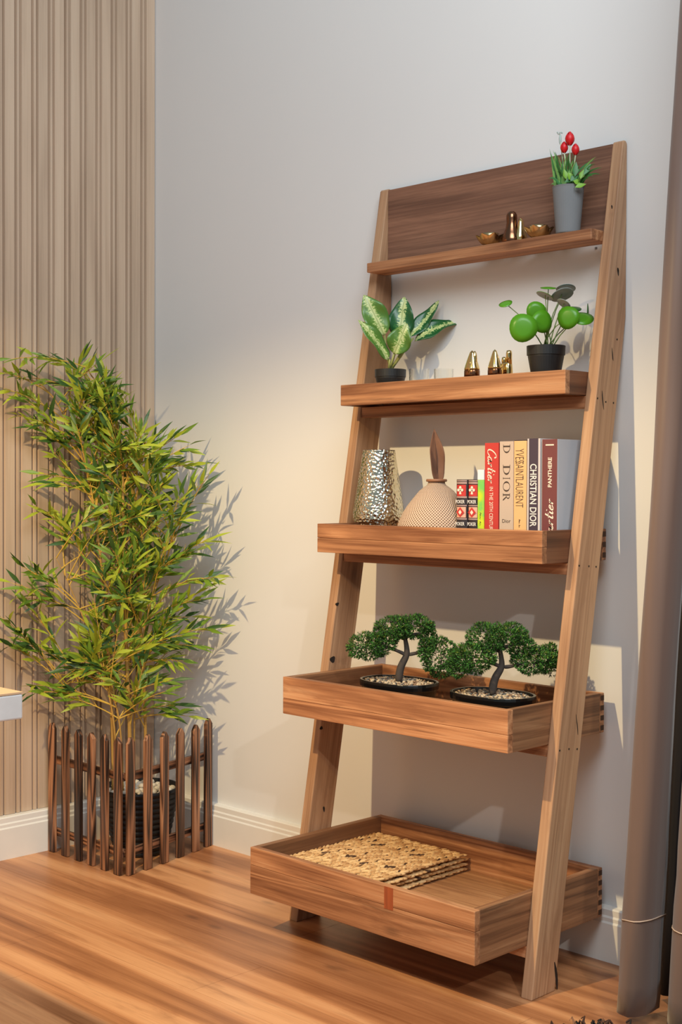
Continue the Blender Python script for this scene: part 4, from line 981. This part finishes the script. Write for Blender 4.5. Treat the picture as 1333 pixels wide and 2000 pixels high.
for j in range(14):
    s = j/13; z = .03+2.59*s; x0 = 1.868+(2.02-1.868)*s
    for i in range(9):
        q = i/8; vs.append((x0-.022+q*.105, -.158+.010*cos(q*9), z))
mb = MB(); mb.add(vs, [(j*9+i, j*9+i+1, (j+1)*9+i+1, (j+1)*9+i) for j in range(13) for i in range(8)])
o = mb.build('fold_shade_strip', plain('near_black_shade', lin(22, 20, 28), .8), lt_, loc=(1.95, -.15, 0), smooth=True, label='near-black strip added as fold shade in the gap')
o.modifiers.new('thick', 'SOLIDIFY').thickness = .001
drape('taupe satin drape at the right edge of the photo, beyond the dark gap', 1.923, 2.075, 1.05, -.205, .19, 5, pi*.30, 9)
# white sheer hanging behind the drapes
mb = MB(); nu = 24; vs = []
for j in range(8):
    s = j/7; z = .02+2.6*s
    for i in range(nu):
        q = i/(nu-1); vs.append((1.862+q*.11+.10*s, -.035+.012*cos(q*24), z))
mb.add(vs, [(j*nu+i, j*nu+i+1, (j+1)*nu+i+1, (j+1)*nu+i) for j in range(7) for i in range(nu-1)])
o = mb.build('sheer_curtain', plain('white_sheer', lin(222, 222, 226), .8), None, loc=(1.95, -.035, 0), smooth=True, label='narrow white sheer curtain between the wall and the taupe drape', category='curtain')
o.modifiers.new('thick', 'SOLIDIFY').thickness = .0008
# brown shag rug
rc = Vector((2.235, -.617, 0)); rr_ = random.Random(4)
t = thing('shag_rug', 'brown curly shag rug at the bottom right corner', 'rug', rc)
def inside(x, y): return ((abs(x-rc.x)/.44)**4+(abs(y-rc.y)/.315)**4) < 1
MB().lathe([(0, .0005), (1, .0005), (1, .006), (.96, .010), (0, .010)], 48, rc, sx=.43, sy=.305, sq=3).build('backing', plain('rug_backing', lin(48, 32, 24), .9), t, loc=rc)
mb = MB()
for k in range(6000):
    x, y = rc.x+rr_.uniform(-.44, .44), rc.y+rr_.uniform(-.315, .315)
    if not inside(x, y): continue
    a = rr_.uniform(0, 6.28); h = rr_.uniform(.012, .026); r = rr_.uniform(.004, .008)
    mb.tube([(x, y, .008), (x+r*cos(a), y+r*sin(a), .008+h*.6), (x+r*1.2*cos(a+1.2), y+r*1.2*sin(a+1.2), .008+h), (x+r*.4*cos(a+2.6), y+r*.4*sin(a+2.6), .008+h*.8)], [.0022, .0026, .0022, .001], 4, rr_.choice((0, 0, 1, 2)), cap=False)
mb.build('pile', [plain('brown_yarn', lin(74, 46, 32), .8), plain('tan_yarn', lin(140, 96, 66), .8), plain('black_yarn', lin(30, 22, 18), .8)], t, loc=rc, smooth=True, kind='stuff')
